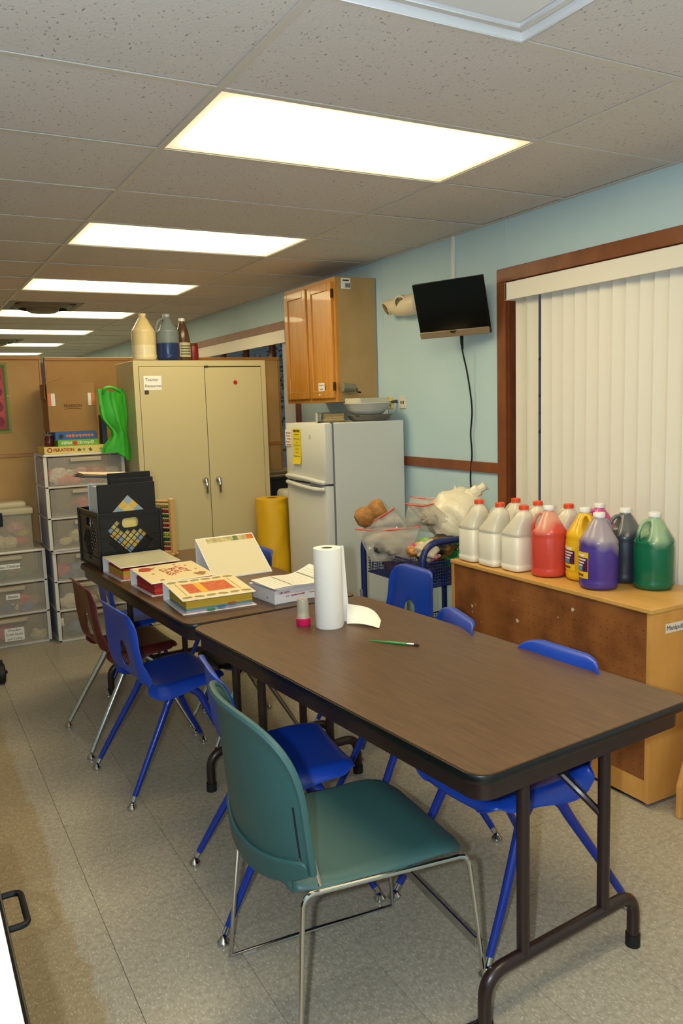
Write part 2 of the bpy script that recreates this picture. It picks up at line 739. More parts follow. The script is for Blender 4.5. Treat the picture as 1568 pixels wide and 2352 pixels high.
def diffuser(k, label, m, far):
    y0 = CY0 + k * PY
    t = thing('ceiling_diffuser', label, 'air diffuser', (CX0 + .305, y0 + PY / 2, HC + .002), 0)
    if not far:
        def ring(h0, h1, z0, z1, nm):
            b = B()
            P = [(-1, -1), (1, -1), (1, 1), (-1, 1)]
            for i in range(4):
                a, c = P[i], P[(i + 1) % 4]
                b.quad((a[0] * h0, a[1] * h0, z0), (c[0] * h0, c[1] * h0, z0), (c[0] * h1, c[1] * h1, z1), (a[0] * h1, a[1] * h1, z1))
            o = b.done(nm, m, t, 0)
            solid(o, .003)
            return o
        ring(.30, .262, -.002, -.022, 'outer_flange')
        ring(.262, .245, -.022, .02, 'inner_lip')
        ring(.235, .205, -.012, -.020, 'middle_cone')
        ring(.205, .195, -.020, .015, 'middle_lip')
        B().box(-.185, .185, -.185, .185, -.024, -.018, bevel=.004).done('centre_plate', m, t, 0)
        B().box(-.25, .25, -.25, .25, .03, .035).done('duct_back', DARKG, t, 0)
    else:
        B().box(-.295, .295, -.295, .295, .05, .055).done('duct_back', DARKG, t, 0)
        b = B()
        for (a, b_, c, d) in ((-.295, .295, -.295, -.245), (-.295, .295, .245, .295), (-.295, -.245, -.245, .245), (.245, .295, -.245, .245)):
            b.box(a, b_, c, d, -.006, .0)
        b.done('outer_flange', m, t, 0)
        B().lathe([(.20, -.03), (.235, -.012), (.25, 0), (.24, .01)], 32).done('outer_cone', m, t)
        B().lathe([(.0, -.062), (.10, -.060), (.125, -.05), (.135, -.03), (.15, -.006)], 32).done('centre_cone', m, t)
    return t


diffuser(-2, 'white square louvered air diffuser in the ceiling, cut by the top edge', VENTW, False)
diffuser(8, 'round-centred grey air diffuser in front of the fourth light', VENTG, True)
diffuser(14, 'small far round-centred air diffuser at the left edge', VENTG, True)

# ------------------------------------------------------------------ walls
W1 = (.95, 3.372, .60, 2.118)     # near window opening y0,y1,z0,z1
W2 = (5.94, 8.33, .90, 2.128)     # far window opening
wr = B()
T = .12
wr.box(XW, XW + T, YB, W1[0], 0, HC + .1)
wr.box(XW, XW + T, W1[0], W1[1], 0, W1[2])
wr.box(XW, XW + T, W1[0], W1[1], W1[3], HC + .1)
wr.box(XW, XW + T, W1[1], W2[0], 0, HC + .1)
wr.box(XW, XW + T, W2[0], W2[1], 0, W2[2])
wr.box(XW, XW + T, W2[0], W2[1], W2[3], HC + .1)
wr.box(XW, XW + T, W2[1], YF, 0, HC + .1)
wall_right = struct(wr.done('wall_right', BLUEWALL, smooth=0))
for y, z0 in ((3.385, 2.19), (4.607, 0), (1.2, 2.19), (9.2, 0), (11.6, 0)):
    B().box(XW - .0025, XW, y - .006, y + .006, z0, HC).done('panel_seam_batten', BLUEWALL, wall_right, 0)
struct(B().box(XL - T, XL, YB, YF, 0, HC + .1).done('wall_left', BLUEWALL, smooth=0))
struct(B().box(XL - T, XW + T, YF, YF + T, 0, HC + .1).done('wall_far', BLUEWALL, smooth=0))
struct(B().box(XL - T, XW + T, YB - T, YB, 0, HC + .1).done('wall_back', BLUEWALL, smooth=0))
tr = B().box(XW - .016, XW, 3.442, 5.87, 1.116, 1.174, bevel=.003).done('trim_1', DARKWOOD, smooth=0)
struct(tr)
struct(B().box(XW - .012, XW, YB, YF, 0, .10, bevel=.002).done('baseboard_right', mat('vinyl_base', (60, 48, 40), .5), smooth=0))


def window(n, W, mull):
    y0, y1, z0, z1 = W
    t = bpy.data.objects.new('window_%d' % n, None)
    COL.objects.link(t)
    t.location = (XW, (y0 + y1) / 2, z0)
    struct(t)
    h = (y1 - y0) / 2
    H = z1 - z0
    c = .07
    B().box(-.018, 0, -h - c, h + c, H, H + c, bevel=.003).done('head_casing', DARKWOOD, t, 0)
    B().box(-.018, 0, -h - c, h + c, -c, 0, bevel=.003).done('sill_casing', DARKWOOD, t, 0)
    B().box(-.018, 0, h, h + c, 0, H, bevel=.003).done('side_casing', DARKWOOD, t, 0)
    B().box(-.018, 0, -h - c, -h, 0, H, bevel=.003).done('side_casing', DARKWOOD, t, 0)
    b = B()
    b.box(-.002, .10, h - .012, h, 0, H).box(-.002, .10, -h, -h + .012, 0, H).box(-.002, .10, -h, h, 0, .012).box(-.002, .10, -h, h, H - .012, H)
    b.done('jamb', DARKWOOD, t, 0)
    for k in range(mull + 1):
        a = -h + .012 + (2 * h - .024) * k / (mull + 1)
        bb = -h + .012 + (2 * h - .024) * (k + 1) / (mull + 1)
        if k:
            B().box(.05, .09, a - .03, a + .03, .012, H - .012, bevel=.003).done('mullion', DARKWOOD, t, 0)
        B().box(.068, .072, a, bb, .012, H - .012).done('pane', GLASSM, t, 0)
    return t


window(1, W1, 2)
window(2, W2, 3)

# vertical blind on the near window
vb = thing('vertical_blind', 'cream vertical blind with valance over the near window', 'blind', (XW - .10, 2.15, 2.03), 0)
B().box(-.012, 0, -1.27, 1.112, -.023, .063, bevel=.002).box(-.012, .075, 1.102, 1.112, -.023, .063).box(-.012, .075, -1.27, -1.26, -.023, .063).done('valance', CREAMV, vb, 0)
B().box(.015, .06, -1.25, 1.10, .03, .06).done('head_rail', WHITEP, vb, 0)
slat_y = [3.203, 3.123, 3.006]
while slat_y[-1] > 1.0:
    slat_y.append(slat_y[-1] - .0745)
sl = grid_mesh(6, 1, lambda u, v: Vector((.006 * math.cos((u - .5) * PI), (u - .5) * .089, -1.36 * v)), 'slat')
sl.materials.append(CREAMV)
for i, y in enumerate(slat_y):
    o = bpy.data.objects.new('slat', sl)
    COL.objects.link(o)
    o.parent = vb
    if i == 0:
        solid(o, .0012)
        sl = o.data
    o.location = (.040, y - 2.15, .032)
    a = 9 if i > 1 else (2 if i else -6)
    o.rotation_euler = (0, 0, R(a))
b2 = thing('vertical_blind', 'cream valance of the far window above the metal cabinet', 'blind', (XW - .09, 7.10, 2.03), 0)
B().box(-.012, 0, -1.20, .98, -.018, .082, bevel=.002).box(-.012, .075, -1.20, -1.19, -.018, .082).done('valance', CREAMV, b2, 0)
for i in range(9):
    o = bpy.data.objects.new('slat', sl)
    COL.objects.link(o)
    o.parent = b2
    o.location = (.040, .93 - i * .016, .03)
    o.rotation_euler = (0, 0, R(80))
o = bpy.data.objects.new('slat', sl)
COL.objects.link(o)
o.parent = b2
o.location = (.040, -1.13, .03)
o.rotation_euler = (0, 0, R(60))

# foliage outside the far window
def outdoor_tree(y, x, h, seed, label):
    rnd = random.Random(seed)
    t = thing('outdoor_tree', label, 'tree', (x, y, 0), 0, 'trees outside the windows')
    B().tube([(0, 0, 0), (.05, .02, h * .5), (0, .05, h * .8)], [.09, .07, .04], 8).done('trunk', mat('bark', (60, 48, 38), .9), t)
    b = B()
    for _ in range(900):
        p = Vector((rnd.gauss(0, .5), rnd.gauss(0, .7), h * .65 + rnd.gauss(0, .45)))
        d = Vector((rnd.uniform(-1, 1), rnd.uniform(-1, 1), rnd.uniform(-1, 1))).normalized() * .10
        e = d.orthogonal().normalized() * .035
        b.quad(p, p + d * .5 + e, p + d, p + d * .5 - e)
    tag(b.done('foliage', mat('leaf', (90, 115, 80), .6, c2=(120, 140, 105), nscale=4), t, 0), kind='stuff')


outdoor_tree(7.6, 5.2, 2.6, 1, 'leafy tree seen through the far window, nearer one')
outdoor_tree(12.2, 6.0, 2.9, 2, 'leafy tree seen through the far window, farther one')

# ------------------------------------------------------------------ room divider
CAPW = wood('divider_cap', (176, 118, 52), (196, 140, 70), stretch=(1, 8, 8), scale=4, rough=.4)


def divider(name_label, x0, x1, y, top, zj):
    t = thing('room_divider', name_label, 'divider', ((x0 + x1) / 2, y, 0), 0)
    h = (x1 - x0) / 2
    B().box(-h + .012, h - .012, 0, .03, .05, zj - .012, bevel=.002).done('lower_board', TAN, t, 0)
    B().box(-h + .012, h - .012, 0, .03, zj + .012, top - .02, bevel=.002).done('upper_board', TAN, t, 0)
    B().box(-h, h, -.008, .038, zj - .012, zj + .012, bevel=.003).done('rail', CAPW, t, 0)
    B().box(-h, h, -.014, .044, top - .022, top, bevel=.004).done('top_cap', CAPW, t, 0)
    B().box(-h, h, -.008, .038, 0, .05, bevel=.003).done('bottom_rail', CAPW, t, 0)
    B().box(-h, -h + .012, -.006, .036, 0, top - .022).done('edge_strip', CAPW, t, 0)
    B().box(h - .012, h, -.006, .036, 0, top - .022).done('edge_strip', CAPW, t, 0)
    return t


divider('tan fibreboard room divider holding the red framed poster', -1.55, .925, 5.97, 1.905, 1.235)
divider('tan fibreboard room divider behind the metal cabinet', .955, 2.74, 6.00, 1.900, 1.218)
hg = thing('divider_hinge', 'dark metal hinge strip joining the two room dividers', 'hinge', (.94, 5.985, 0), 0)
B().box(-.012, .012, 0, .02, .05, 1.86).done('leaf', mat('dark_steel', (70, 58, 48), .4, metal=.6), hg, 0)
B().tube([(0, -.006, 1.23), (0, -.006, 1.56)], .004, 8).done('pin', CHROME, hg)

# ------------------------------------------------------------------ folding tables
WALNUT = wood('walnut_laminate', (74, 50, 29), (102, 72, 44), stretch=(14, 1, 1), scale=9, rough=.36, lo=.25, hi=.75)
EDGEB = mat('black_edge', (12, 11, 11), .35)
BROWNM = mat('brown_enamel', (40, 25, 22), .32)
RUBBER = mat('rubber', (10, 10, 10), .6)
TZ = .72
TW, TL = .765, 1.54


def make_table(label, nl, rz, L):
    c, s = math.cos(R(rz)), math.sin(R(rz))
    cx = nl[0] + TW / 2 * c - L / 2 * s
    cy = nl[1] + TW / 2 * s + L / 2 * c
    t = thing('folding_table', label, 'table', (cx, cy, 0), rz, 'brown folding tables set end to end')
    hw, hl = TW / 2, L / 2
    b = B()
    b.prism(rrect(-hw + .004, hw - .004, -hl + .004, hl - .004, .05, 8), .006, Matrix.Translation((0, 0, TZ - .006)))
    b.done('tabletop', WALNUT, t, 40)
    b = B()
    b.prism(rrect(-hw, hw, -hl, hl, .055, 8), .024, Matrix.Translation((0, 0, TZ - .0265)), bevel=.006)
    b.done('edge_band', EDGEB, t, 40)
    # steel apron
    o = rrect(-hw + .018, hw - .018, -hl + .018, hl - .018, .045, 8)
    i = rrect(-hw + .021, hw - .021, -hl + .021, hl - .021, .042, 8)
    me = plate(o, [i], .044, Matrix.Translation((0, 0, TZ - .0265 - .022)))
    link('apron', me, BROWNM, t)
    for sgn in (-1, 1):
        y = sgn * (hl - .10)
        a = B()
        a.tube(fillet([(-.28, y, .02), (-.28, y, .155), (.28, y, .155), (.28, y, .02)], .10, 8), .0175, 12)
        lg = a.done('leg_arch', BROWNM, t)
        for x in (-.28, .28):
            B().cyl((x, y, 0), (x, y, .035), .0205, n=14).done('foot_cap', RUBBER, lg)
        for x in (-.15, .15):
            B().tube([(x, y, .155), (x, y, TZ - .03)], .0165, 12).done('leg', BROWNM, t)
        B().tube([(-.33, y, TZ - .045), (.33, y, TZ - .045)], .012, 8).done('pivot_bar', BROWNM, t)
        B().tube(fillet([(.15, y, .42), (.15 - .03, y - sgn * .04, .47), (.05, y - sgn * .34, TZ - .05)], .05), .0105, 8).done('brace', BROWNM, t)
    return t


make_table('near brown folding table with paper towel roll and brush', (1.022, 1.301), 4.9, TL)
make_table('far brown folding table carrying binders and milk crate', (.888, 2.862), 3.4, 1.56)

# ------------------------------------------------------------------ school chairs
BLUEPL = mat('blue_plastic', (22, 62, 162), .34, c2=(25, 66, 168), nscale=3, bump=.03, bscale=400)
BLUELEG = mat('blue_enamel', (16, 46, 140), .25)
MAROON = mat('maroon_plastic', (84, 26, 24), .38)
BLACKSEAT = mat('black_seat', (22, 22, 24), .4)


def chair_shell(m):
    prof = cat_rom([(.200, 0, .405), (.196, 0, .430), (.17, 0, .441), (.08, 0, .440), (-.02, 0, .432), (-.085, 0, .433), (-.128, 0, .452), (-.148, 0, .50), (-.158, 0, .56),
                    (-.170, 0, .64), (-.184, 0, .715), (-.196, 0, .748), (-.214, 0, .757)], 8)
    L = [0]
    for a, b in zip(prof[:-1], prof[1:]):
        L.append(L[-1] + (b - a).length)
    tot = L[-1]

    def at(s):
        s = max(0, min(tot, s))
        for k in range(len(L) - 1):
            if s <= L[k + 1]:
                f = (s - L[k]) / max(1e-9, L[k + 1] - L[k])
                p = prof[k].lerp(prof[k + 1], f)
                t = (prof[k + 1] - prof[k]).normalized()
                return p, t
        return prof[-1], (prof[-1] - prof[-2]).normalized()

    keyw = [(0, .185), (.10, .205), (.28, .205), (.36, .192), (.44, .195), (.60, .178), (tot, .153)]

    def width(s):
        for (a, wa), (b, wb) in zip(keyw[:-1], keyw[1:]):
            if s <= b:
                return wa + (wb - wa) * (s - a) / (b - a)
        return keyw[-1][1]
    nu, nv = 22, 44
    bm = bmesh.new()
    V = []
    S = []
    hs, ha, hb = .450, .046, .060    # hole centre (arc), half width, half height
    for j in range(nv + 1):
        s = tot * j / nv
        row = []
        p, t = at(s)
        nrm = Vector((-t.z, 0, t.x))      # up for the seat, forward for the back
        if nrm.z < 0 and abs(t.x) > .7:
            nrm = -nrm
        w0 = width(s)
        for e, r in ((s, .085), (tot - s, .070)):
            if e < r:
                w0 -= r * .8 * (1 - math.sqrt(max(0, 1 - (1 - e / r) ** 2)))
        for i in range(nu + 1):
            u = -1 + 2 * i / nu
            lat = u * w0
            # side flange folds away from the sitter
            k = max(0, (abs(u) - .84) / .16)
            fd = .012 if s < .06 else (.030 + .022 * math.exp(-((s - .30) / .12) ** 2) if s < .45 else .026)
            ss = s
            y = lat
            dish = .020 * u * u * (1 if s > .33 else .5)
            off = dish * min(1, max(.0, (tot - s - .02) / .14)) - fd * k ** 1.5 * min(1, max(.25, (tot - s) / .10))
            q = Vector((p.x, y, p.z)) + nrm * off
            row.append(bm.verts.new(q))
            S.append((y, s))
        V.append(row)
    inside = lambda y, s: (y / (ha * (1.0 - .35 * (s - hs) / hb))) ** 2 + ((s - hs) / hb) ** 2 < 1.0
    idx = lambda j, i: S[j * (nu + 1) + i]
    for j in range(nv):
        for i in range(nu):
            y = (idx(j, i)[0] + idx(j, i + 1)[0]) / 2
            s = (idx(j, i)[1] + idx(j + 1, i)[1]) / 2
            if inside(y, s):
                continue
            bm.faces.new((V[j][i], V[j][i + 1], V[j + 1][i + 1], V[j + 1][i]))
    bmesh.ops.delete(bm, geom=[v for v in bm.verts if not v.link_faces], context='VERTS')
    # smooth the hole rim
    bnd = [v for v in bm.verts if v.is_boundary and abs(v.co.y) < .09 and .43 < v.co.z < .62 and v.co.x < -.08]
    for _ in range(4):
        bmesh.ops.smooth_vert(bm, verts=bnd, factor=.5, use_axis_x=True, use_axis_y=True, use_axis_z=True)
    bmesh.ops.recalc_face_normals(bm, faces=bm.faces)
    me = bpy.data.meshes.new('seat_shell')
    bm.to_mesh(me)
    bm.free()
    o = link('seat_shell', me, m)
    solid(o, .007, 0, 1)
    return o


def make_chair(label, shell_m, leg_m, loc, rz, group=None, scale=None):
    t = thing('school_chair', label, 'chair', loc, rz, group, scale)
    chair_shell(shell_m).parent = t
    for sx, sy in ((-1, -1), (-1, 1), (1, -1), (1, 1)):
        if sx < 0:
            path = cat_rom([(.03, sy * .125, .408), (-.01, sy * .145, .400), (-.045, sy * .160, .370), (-.075, sy * .168, .315), (-.16, sy * .195, .165), (-.236, sy * .218, .028)], 5)
        else:
            path = cat_rom([(.00, sy * .125, .408), (.045, sy * .145, .400), (.085, sy * .158, .370), (.11, sy * .165, .315), (.175, sy * .186, .165), (.243, sy * .207, .028)], 5)
        n = len(path)
        rad = [.0160 - .0060 * max(0, (k / (n - 1) - .35) / .65) for k in range(n)]
        lg = B().tube(path, rad, 12).done('leg', leg_m, t)
        e = path[-1]
        d = (path[-1] - path[-3]).normalized()
        a = e - d * .022
        B().tube([a, e - d * .002], .0105, 12).lathe([(0, 0), (.013, 0), (.0185, .004), (.0185, .010), (.011, .019), (.006, .025), (0, .027)], 14, (e.x + d.x * .012, e.y + d.y * .012, 0)).done('glide', CHROME, lg)
    B().box(-.05, .09, -.135, .135, .411, .419).done('mounting_plate', leg_m, t, 0)
    return t


chA = make_chair('blue plastic school chair between the maroon chair and table centre', BLUEPL, BLUELEG, (.890, 3.225, 0), 5, 'blue school chairs')
dup(chA, (.962, 2.240, 0), -8, 'blue school chair half hidden behind the teal chair')
dup(chA, (1.512, 1.79, 0), 183, 'blue school chair at the right of the near table end, beside the low shelf').scale = (1.12, 1, 1)
dup(chA, (1.535, 2.36, 0), 164, 'blue school chair showing only its rounded back top beyond the brush')
dup(chA, (1.865, 3.09, 0), 180, 'blue school chair with tall back in front of the wire cart')
dup(chA, (1.50, 4.035, 0), 180, 'blue school chair behind the propped white binder, by the yellow roll')
dup(chA, (1.09, 4.51, 0), 0, 'small blue school chair pushed under the far table below the crate', scale=.845)
make_chair('maroon plastic school chair with chrome legs at the far table', MAROON, CHROME, (.866, 3.77, 0), 2)
make_chair('low black chair with chrome legs tucked under the far table', BLACKSEAT, CHROME, (1.335, 3.48, 0), 180, scale=.845)

# ------------------------------------------------------------------ teal stacking chair on sled frame
TEAL = mat('teal_plastic', (47, 83, 81), .5, c2=(50, 87, 85), nscale=3, bump=.05, bscale=500)
tc = thing('stacking_chair', 'teal plastic stacking chair with chrome sled base in the foreground', 'chair', (.912, 1.712, 0), -4)


def teal_seat(u, v):
    # u across, v from rear (0) to front (1)
    y = (u - .5) * 2
    w0 = .222 - .012 * v
    x = -.215 + .45 * v
    z = .452 + .012 * y * y * (1 - v) - .010 * math.exp(-((v - .4) / .3) ** 2)
    if v > .8:
        k = (v - .8) / .2
        z -= .030 * k * k
        w0 -= .045 * k ** 3
    if v < .16:
        k = (.16 - v) / .16
        z += .030 * k ** 2 * (1 - y * y)
        w0 -= .02 * k
    ed = max(0, (abs(y) - .9) / .1)
    z -= .012 * ed
    return Vector((x, y * w0, z))


o = link('seat', grid_mesh(20, 24, teal_seat), TEAL, tc)
solid(o, .012, -1, 1)


def teal_back_pt(u, v, off=0.0, full=True):
    y = math.sin((u - .5) * PI)
    top = .638 + .212 * max(0, 1 - abs(y) ** 2.7) ** (1 / 2.7)
    bot = .512 - .060 * (1 - y * y)
    z = bot + (top - bot) * v
    h = (z - .45) / .40
    w0 = .250 - .010 * h
    a = y * 1.05
    x = -.262 + .160 * (1 - math.cos(a)) - .050 * h + .015 * h * h
    if v > .88:
        x -= .014 * ((v - .88) / .12) ** 2 * (1 - y * y)
    return Vector((x + off, math.sin(a) / math.sin(1.05) * w0, z))


o = link('backrest', grid_mesh(32, 22, lambda u, v: teal_back_pt(u, v)), TEAL, tc)
solid(o, .010, 0, 1)
# raised rim round the outside of the back
rim = [teal_back_pt(i / 40, 1.0, 0.0) for i in range(41)]
rim = [teal_back_pt(0, j / 12, 0) for j in range(12)] + rim + [teal_back_pt(1, 1 - j / 12, 0) for j in range(1, 13)]
B().tube(rim, .0095, 8).done('back_rim', TEAL, tc)
for u_ in (.135, .865):
    B().tube([teal_back_pt(u_, .14 + .05 * k, -.0055) for k in range(11)], .0028, 6).done('slot', DARKG, tc)
    B().tube([teal_back_pt(u_, .10 + .03 * k, -.0075) for k in range(4)], .003, 6).done('slot_tube', CHROME, tc)
# lower band that wraps the back onto the seat
o = link('back_band', grid_mesh(20, 6, lambda u, v: teal_back_pt(u, 0 + .16 * v, -.010) + Vector((0, 0, -.002 * (1 - v)))), TEAL, tc)
solid(o, .012, 0, 1)


def neck(u, v):
    y = (u - .5) * 2
    p = teal_back_pt(.5 + y * .30, .06, -.006)
    q = teal_seat(.5 + y * .5, .015)
    c = Vector((p.x - .012, (p.y + q.y) / 2, q.z + .002))
    return (1 - v) ** 2 * p + 2 * v * (1 - v) * c + v * v * q


o = link('back_neck', grid_mesh(20, 10, neck), TEAL, tc)
solid(o, .014, 0, 1)
for s in (-1, 1):
    y = s * .222
    pts = fillet([(-.245, s * .258, .010), (-.205, y, .452), (.225, y, .432), (.262, s * .252, .010)], .03, 6)
    loop = pts + fillet([(.262, s * .252, .010), (.0, s * .256, .010), (-.245, s * .258, .010)], .02, 3)[1:-1]
    B().tube(loop, .0062, 10, closed=True).done('side_frame', CHROME, tc)
    B().tube([(-.165, s * .228, .470), (-.185, s * .225, .56), (-.215, s * .218, .66)], .005, 8).done('back_tube', CHROME, tc)
    for x in (-.19, .19):
        B().box(x - .02, x + .02, s * .2555 - .006, s * .2555 + .006, .0, .009, bevel=.002).done('glide', mat('clear_glide', (150, 145, 135), .3), tc, 0)
B().box(.236, .241, -.232, .232, .19, .215).done('front_brace', CHROME, tc, 0)
B().box(-.12, .16, -.16, .16, .425, .434).done('underseat_plate', BLACKM, tc, 0)

# ------------------------------------------------------------------ things on the near table
tr_ = thing('paper_towel_roll', 'white paper towel roll standing on the near table', 'paper towels', (1.321, 2.545, TZ), 0)
TOWEL = mat('towel_paper', (238, 234, 224), .85, bump=.15, bscale=300)
B().lathe([(.020, .0), (.049, .0), (.0505, .003), (.0505, .287), (.049, .29), (.020, .29), (.020, .0)], 40).done('roll', TOWEL, tr_)
B().lathe([(.0185, .001), (.0202, .001), (.0202, .2885), (.0185, .2885), (.0185, .001)], 24).done('cardboard_core', mat('core_card', (120, 100, 78), .8), tr_)


def flap(u, v):
    # loose sheet leaving the roll, v is height
    a = R(-30 + 62 * min(1, u / .45))
    rr = .0515
    c = Vector((rr * math.cos(a), rr * math.sin(a), 0))
    if u > .45:
        k = (u - .45) / .55
        c += Vector((.030, -.016, 0)) * k + Vector((.012, -.008, 0)) * k * k * (1 - v)
    return Vector((c.x, c.y, .004 + .283 * v))


o = link('loose_sheet', grid_mesh(18, 4, flap), TOWEL, tr_)
solid(o, .0012, 0)


def tail(u, v):
    a = Vector((.062, -.018, .003)).lerp(Vector((.128, -.135, .003)), u)
    b_ = Vector((.070, -.010, .055)).lerp(Vector((.185, -.055, .003)), u)
    p = a.lerp(b_, v)
    bulge = math.sin(PI * min(1, u * 1.0)) * .018
    p += Vector((.06, .05, 0)) * (v * math.sin(PI * u) * .9)
    p.z += bulge * (1 - v) * .4 + .02 * (1 - u) ** 2 * v
    return p


o = link('torn_sheet', grid_mesh(12, 8, tail), TOWEL, tr_)
solid(o, .0012, 0)

js = thing('glitter_shaker', 'small clear shaker of white powder upside down on its pink lid', 'shaker', (1.250, 2.615, TZ), 0)
B().lathe([(0, 0), (.0245, 0), (.0265, .003), (.0265, .020), (.0275, .022), (.0275, .027), (.024, .028), (0, .028)], 28).done('lid', mat('pink_plastic', (214, 30, 92), .35), js)
B().lathe([(.0238, .026), (.0225, .06), (.0205, .094), (.0185, .099), (0, .100), (0, .0985), (.0175, .0975), (.0195, .093), (.0215, .06), (.0228, .026)], 28).done('jar', mat('clear_jar', (206, 200, 176), .12, see=.55), js)
B().lathe([(0, .028), (.0222, .028), (.0217, .037), (.012, .043), (0, .040)], 24).done('powder', mat('white_powder', (236, 232, 224), .9, bump=.4, bscale=500), js)

pb = thing('paintbrush', 'green handled paintbrush lying on the near table', 'paintbrush', (1.395, 2.2255, TZ + .0045), math.degrees(math.atan2(2.155 - 2.296, 1.449 - 1.341)))
B().tube([(-.089, 0, 0), (-.02, 0, 0), (.03, 0, 0), (.048, 0, 0)], [.0018, .0038, .0042, .0033], 10).done('handle', mat('green_lacquer', (28, 140, 62), .25), pb)
B().tube([(.046, 0, 0), (.070, 0, 0)], [.0036, .0042], 10).done('ferrule', CHROME, pb)
B().tube([(.069, 0, 0), (.080, 0, 0), (.089, 0, -.001)], [.004, .0046, .0008], 10).done('bristles', mat('bristle', (40, 22, 16), .8), pb)

# ------------------------------------------------------------------ binders
VINYLW = mat('binder_vinyl', (236, 233, 226), .3)
CREAMC = mat('cream_card', (232, 212, 160), .5)


def pages(name, cols, x0, x1, y0, y1, z0, z1, parent, jag=.004):
    """a block of coloured sheets, every coloured section is a part"""
    n = len(cols)
    h = (z1 - z0) / n
    for i, c in enumerate(cols):
        b = B()
        k = 5
        for q in range(k):
            d = random.uniform(0, jag)
            e = random.uniform(0, jag)
            b.box(x0 + d, x1 - e, y0 + e, y1 - d, z0 + i * h + q * h / k, z0 + i * h + (q + .82) * h / k)
        b.done('page_section', mat('page_%d_%d_%d' % c, c, .8), parent, 0)


def make_binder(label, loc, rz, W, D, H, cols, cover, tilt=0.0, front=None):
    """lying binder: spine on the far (+Y) side, origin at near-left corner of the bottom cover"""
    t = thing('ring_binder', label, 'binder', loc, rz, 'white ring binders on the far table')
    B().box(0, W, 0, D, 0, .003, bevel=.001).done('back_cover', VINYLW, t, 0)
    B().box(0, W, D - .003, D, .003, H - .003, bevel=.001).done('spine', VINYLW, t, 0)
    b = B()
    M = Matrix.Translation((0, D, H)) @ Matrix.Rotation(R(tilt), 4, 'X')
    b.box(0, W, -D, 0, -.003, 0, bevel=.001, M=M)
    tp = b.done('front_cover', VINYLW, t, 0)
    B().box(.004, W - .004, -D + .006, -.006, .0002, .0007, M=M).done('cover_sheet', cover, tp, 0)
    for x in (.035, W / 2, W - .035):
        pts = [(x, D - .014 - .5 * (H - .016) * (1 - math.cos(a)) * .9, H / 2 + (H / 2 - .007) * math.sin(a)) for a in [-PI / 2 + PI * k / 10 for k in range(11)]]
        pts = [(x, D - .008, pts[0][2])] + pts + [(x, D - .008, pts[-1][2])]
        B().tube(pts, .0016, 6).done('ring', CHROME, t)
    pages('p', cols, .014, W - .012, .010, D - .040, .004, H - .026, t)
    if front:
        front(tp, M, W, D)
    return t


RED_I = mat('red_print', (176, 62, 44), .7)
BROWN_I = mat('brown_print', (160, 116, 60), .7)
ORANGE_I = mat('orange_print', (196, 84, 40), .7, c2=(208, 104, 44), nscale=60)
YEL_I = mat('yellow_print', (228, 176, 40), .7)
GREY_I = mat('grey_leaf_print', (150, 138, 96), .7)


def blob2(n, r, seed, jag=.35):
    rn = random.Random(seed)
    return [(r * (1 + jag * rn.uniform(-1, 1)) * math.cos(2 * PI * k / n), r * (1 + jag * rn.uniform(-1, 1)) * math.sin(2 * PI * k / n)) for k in range(n)]


def front_lady(tp, M, W, D):
    S = M @ Matrix.Translation((0, -D, .0009))
    for i, (s, dx, dy) in enumerate((('LADY', .205, .170), ('BUG', .165, .160), ('CLASS', .125, .150))):
        lettering(s, .046, RED_I, tp, S @ Matrix.Translation((dx, dy, 0)) @ Matrix.Rotation(R(-84), 4, 'Z'), bold=.0010)
    for k, (x, y, r) in enumerate(((.055, .235, .032), (.25, .055, .030), (.06, .145, .007), (.10, .245, .006), (.24, .22, .007), (.06, .03, .010), (.2, .26, .007), (.26, .14, .006))):
        B().prism(blob2(14, r, k, .4), .0004, S @ Matrix.Translation((x, y, 0))).done('maple_leaf_print', BROWN_I if k != 0 else RED_I, tp, 0)


def front_leaf(tp, M, W, D):
    S = M @ Matrix.Translation((0, -D, .0009))
    B().box(.055, .105, .085, .215, 0, .0004, M=S).done('orange_print', ORANGE_I, tp, 0)
    B().box(.105, .135, .085, .215, 0, .0004, M=S).done('yellow_print', YEL_I, tp, 0)
    B().box(.135, .245, .085, .215, 0, .0004, M=S).done('orange_print', ORANGE_I, tp, 0)
    for x0, y0, x1, y1 in ((.05, .078, .25, .080), (.05, .220, .25, .222), (.035, .06, .038, .24), (.262, .06, .265, .24)):
        B().box(x0, x1, y0, y1, 0, .0003, M=S).done('border_line', BROWN_I, tp, 0)
    for k in range(6):
        for y in (.032, .262):
            pts = [(.022 * math.cos(a), .013 * math.sin(a)) for a in [2 * PI * q / 14 for q in range(14)]]
            B().prism(pts, .0004, S @ Matrix.Translation((.03 + k * .049, y, 0)) @ Matrix.Rotation(R(12 * (-1) ** k), 4, 'Z')).done('leaf_print', GREY_I, tp, 0)


